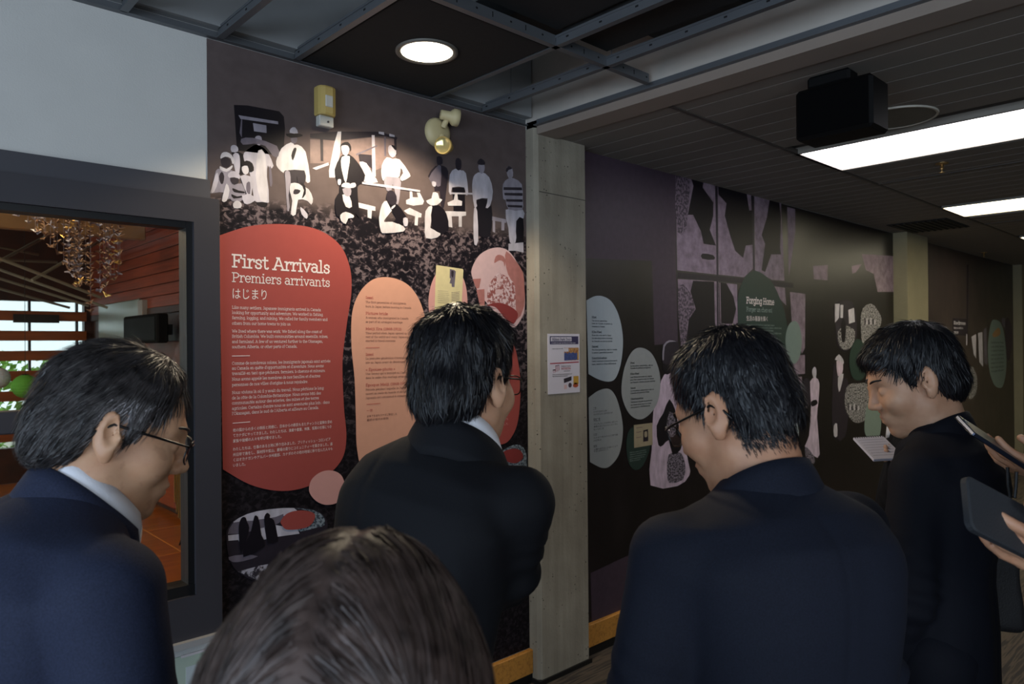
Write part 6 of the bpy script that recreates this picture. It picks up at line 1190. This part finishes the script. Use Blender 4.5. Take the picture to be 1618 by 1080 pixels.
pa('picture_block', [('dark', [(.48, .755), (.73, .72), (.73, .79), (.49, .83)])]); pa('picture_block', [('gold', rect(.79, .96, .72, .86))]); pa('picture_block', [('purple', [(.68 + .055 * math.cos(a), .87 + .042 * math.sin(a)) for a in np.linspace(0, 6.1, 14)])]); pa('picture_block', [('rust', [(.86 + .085 * math.cos(a) * (1 + .12 * math.sin(3 * a)), .875 + .04 * math.sin(a)) for a in np.linspace(0, 6.1, 16)])]); pa('picture_block', [('palerose', rect(.49, .58, .86, .93))])
# ================================================================== visitors at the right edge and the one half hidden behind
UP = np.array([0, 0, 1.])
h8 = depth(1418, 600, 2.36); y8 = R_(-62)
pad_c = depth(1388, 708, 2.16)
P_8 = make_person('person in dark jacket almost hidden behind the man in profile, holding a notepad', stand(h8, y8, .04), y8, h8, R_(-30), math.radians(22), suit=BLK_S, skin=SK_A, hairm=HB, sh_w=.185, bulk=.95, h_body=.0065, h_cloth=.011,
    arms={'L': dict(elbow=depth(1425, 790, 2.25), wrist=pad_c + RH * .15 - UP * .07, fdir=-RH * .9 + UP * .3, palm=UP * .8 - FWD * .5, curl=.3, thumb=-1), 'R': dict(elbow=depth(1425, 780, 2.55), wrist=pad_c + RH * .19 + FWD * .06 + UP * .0, fdir=-RH, palm=-UP, curl=.5)}, strand_n=1500, seed=8, hair=dict(h=.007))
pad = empty('notepad', tuple(pad_c), 'white spiral notepad held open below the face of the man in profile', 'notepad')
def slab(name, cen, ex, ey, sx, sy, t, m, b=.003):
    ex = Vector(ex).normalized(); ey = (Vector(ey) - ex * Vector(ey).dot(ex)).normalized(); ez = ex.cross(ey); M = Matrix.Translation(tuple(cen)) @ Matrix((ex, ey, ez)).transposed().to_4x4(); return MB().bevbox(-sx / 2, sx / 2, -sy / 2, sy / 2, -t / 2, t / 2, b, m, M), M
ex = RH + UP * .05; ey = UP * .38 + FWD * .95 
g, M = slab('page', pad_c, ex, ey, .092, .13, .008, None, .001); rel(g.build('pages', mat('notepad_paper', '#cfcad6', .7, var=.02)), pad)
g = MB()
for k in range(7): g.box(-.038, .038, .045 - k * .015, .0458 - k * .015, .0041, .0045, None, M)
rel(g.build('ruled_lines', mat('ruled_ink', '#9a9aa8', .7, var=0), kind='stuff'), pad)
g = MB()
for k in range(13):
    x = -.042 + k * .007; g.tube([tuple(M @ Vector((x, .063 + .006 * math.cos(a), .006 * math.sin(a)))) for a in np.linspace(0, 6.28, 9)], .0011, 5)
rel(g.build('spiral', mat('dark_wire', '#2a2a30', .4, .6, var=0), kind='stuff'), pad)
# person with the phone
h6 = depth(1930, 548, 1.74); y6 = R_(-72); wr6 = depth(1672, 752, 1.50)
P_6 = make_person('person in black at the right edge holding up a slim phone', stand(h6, y6, .05), y6, h6, R_(-66), math.radians(14), suit=BLK_S, skin=SK_B, hairm=HB, h_body=.005, h_cloth=.0095, sh_w=.18, strand_n=2000, seed=6, hair=dict(h=.006),  # darker skin stands in for the shade on this visitor
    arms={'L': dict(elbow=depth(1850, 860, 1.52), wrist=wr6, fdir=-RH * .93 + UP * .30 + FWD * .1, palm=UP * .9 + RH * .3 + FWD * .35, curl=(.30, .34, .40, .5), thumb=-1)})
phc = depth(1566, 698, 1.49); PHM = mat('phone_black_glass', '#0b0c11', .18, var=0); PHE = mat('phone_metal_edge', '#3a3f4e', .3, .7, var=0)
ph_ = empty('phone', tuple(phc), 'slim black phone seen edge on in the hand at the right', 'phone')
axl = depth(1528, 674, 1.47) - depth(1602, 722, 1.49)
g, M = slab('phone', phc, axl, ray(1566, 698) + UP * .16 + RH * .05, .145, .072, .009, None, .002); rel(g.build('casing', PHE), ph_)
rel(MB().bevbox(-.075, .075, -.035, .035, .0035, .0045, .0004, None, M).build('screen', PHM), ph_)
rel(MB().lathe([(0, 0), (.006, 0), (.006, .0015), (.0, .0015)], 14, M=M @ Matrix.Translation((.06, .02, -.0055))).build('camera_lens', mat('lens_ring', '#8a8f99', .25, .6, var=0)), ph_)
st_ = [depth(1592, 738, 1.49), depth(1593, 765, 1.49), depth(1596, 784, 1.49), depth(1603, 786, 1.49), depth(1605, 768, 1.49), depth(1606, 745, 1.49)]
rel(MB().tube([tuple(q) for q in st_], .0035, 6).build('wrist_strap', CHAR2), ph_)
# person with the dark case, nearest on the right
h7 = depth(1992, 503, 1.19); y7 = R_(-58); wr7 = depth(1728, 893, .99)
P_7 = make_person('person in black at the right edge holding a dark grey phone case', stand(h7, y7, .03), y7, h7, R_(-50), math.radians(12), suit=BLK_S, skin=SK_B, hairm=HB, h_body=.005, h_cloth=.0095, sh_w=.18, strand_n=2000, seed=7, hair=dict(h=.006),  # shade on the hand is put into the darker skin colour
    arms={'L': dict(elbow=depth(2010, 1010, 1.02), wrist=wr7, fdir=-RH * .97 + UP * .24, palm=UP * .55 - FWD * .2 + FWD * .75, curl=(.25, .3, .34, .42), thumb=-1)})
cc = depth(1584, 822, .985); cs = empty('phone_case', tuple(cc), 'dark grey phone in a case held at the right edge', 'phone')
axl = depth(1620, 835, .985) - depth(1556, 802, .96); ays = depth(1552, 776, .99) - depth(1519, 802, .955)
g, M = slab('case', cc, axl, ays, .152, .076, .011, None, .004); 
CSM = mat('grey_leather_case', '#25272b', .7, var=.08, bump=.15, bscale=300)
g2 = MB(); hw, hh, rc = .076, .038, .012; loop = []
for (sx, sy, a0) in ((1, 1, 0), (-1, 1, 90), (-1, -1, 180), (1, -1, 270)):
    for k in range(5): a = math.radians(a0 + 22.5 * k); loop.append((sx * (hw - rc) + rc * math.cos(a), sy * (hh - rc) + rc * math.sin(a)))
n = len(loop); vs = []
for (z, s) in ((-.0055, .96), (-.004, 1), (.004, 1), (.0055, .96)): vs += [tuple(M @ Vector((x * s, y * s, z))) for x, y in loop]
g2.add(vs, [(k * n + i, k * n + (i + 1) % n, (k + 1) * n + (i + 1) % n, (k + 1) * n + i) for k in range(3) for i in range(n)] + [tuple(range(n))[::-1], tuple(range(3 * n, 4 * n))])
rel(g2.build('cover', CSM, smooth=False), cs)
rel(MB().bevbox(-.066, .066, -.031, .031, -.0066, -.005, .0005, None, M).build('screen', PHM), cs)
# black bag hanging from the arm of the person with the phone
bc = depth(1566, 905, 2.10); bag = empty('shoulder_bag', tuple(bc), 'black fabric bag hanging behind the man in profile at the right', 'bag')
BAGM = mat('black_nylon', '#0c0b0d', .7, var=.1, bump=.2, bscale=200)
Rg = np.stack([RH, FWD, UP], 1)
def bag_sdf(P):
    q = (P - bc) @ Rg; t_ = np.clip((q[:, 2] + .16) / .32, 0, 1); hx = .085 - .02 * t_; hy = .045 - .02 * t_; d = np.stack([np.abs(q[:, 0]) - hx + .03, np.abs(q[:, 1]) - hy + .02, np.abs(q[:, 2] + .15 * q[:, 0]) - .13], 1)
    return np.linalg.norm(np.maximum(d, 0), axis=1) + np.minimum(d.max(1), 0) - .025 + .008 * vnoise(P * 14)
V, Q = surf(bag_sdf, bc - .24, bc + .24, .009); rel(link('bag_body', np_mesh('bag_body', V, Q, BAGM)), bag)
el6 = depth(1760, 826, 1.585)
rel(MB().tube([tuple(bc + UP * .12 + RH * .02 - FWD * .02), tuple(lerp(bc + UP * .12, el6, .5) + UP * .01), tuple(el6 + UP * .05), tuple(el6 + UP * .055 + FWD * .05), tuple(lerp(bc + UP * .12, el6, .5) + FWD * .06), tuple(bc + UP * .12 + RH * .05 + FWD * .02)], .008, 8).build('strap', BAGM), bag)
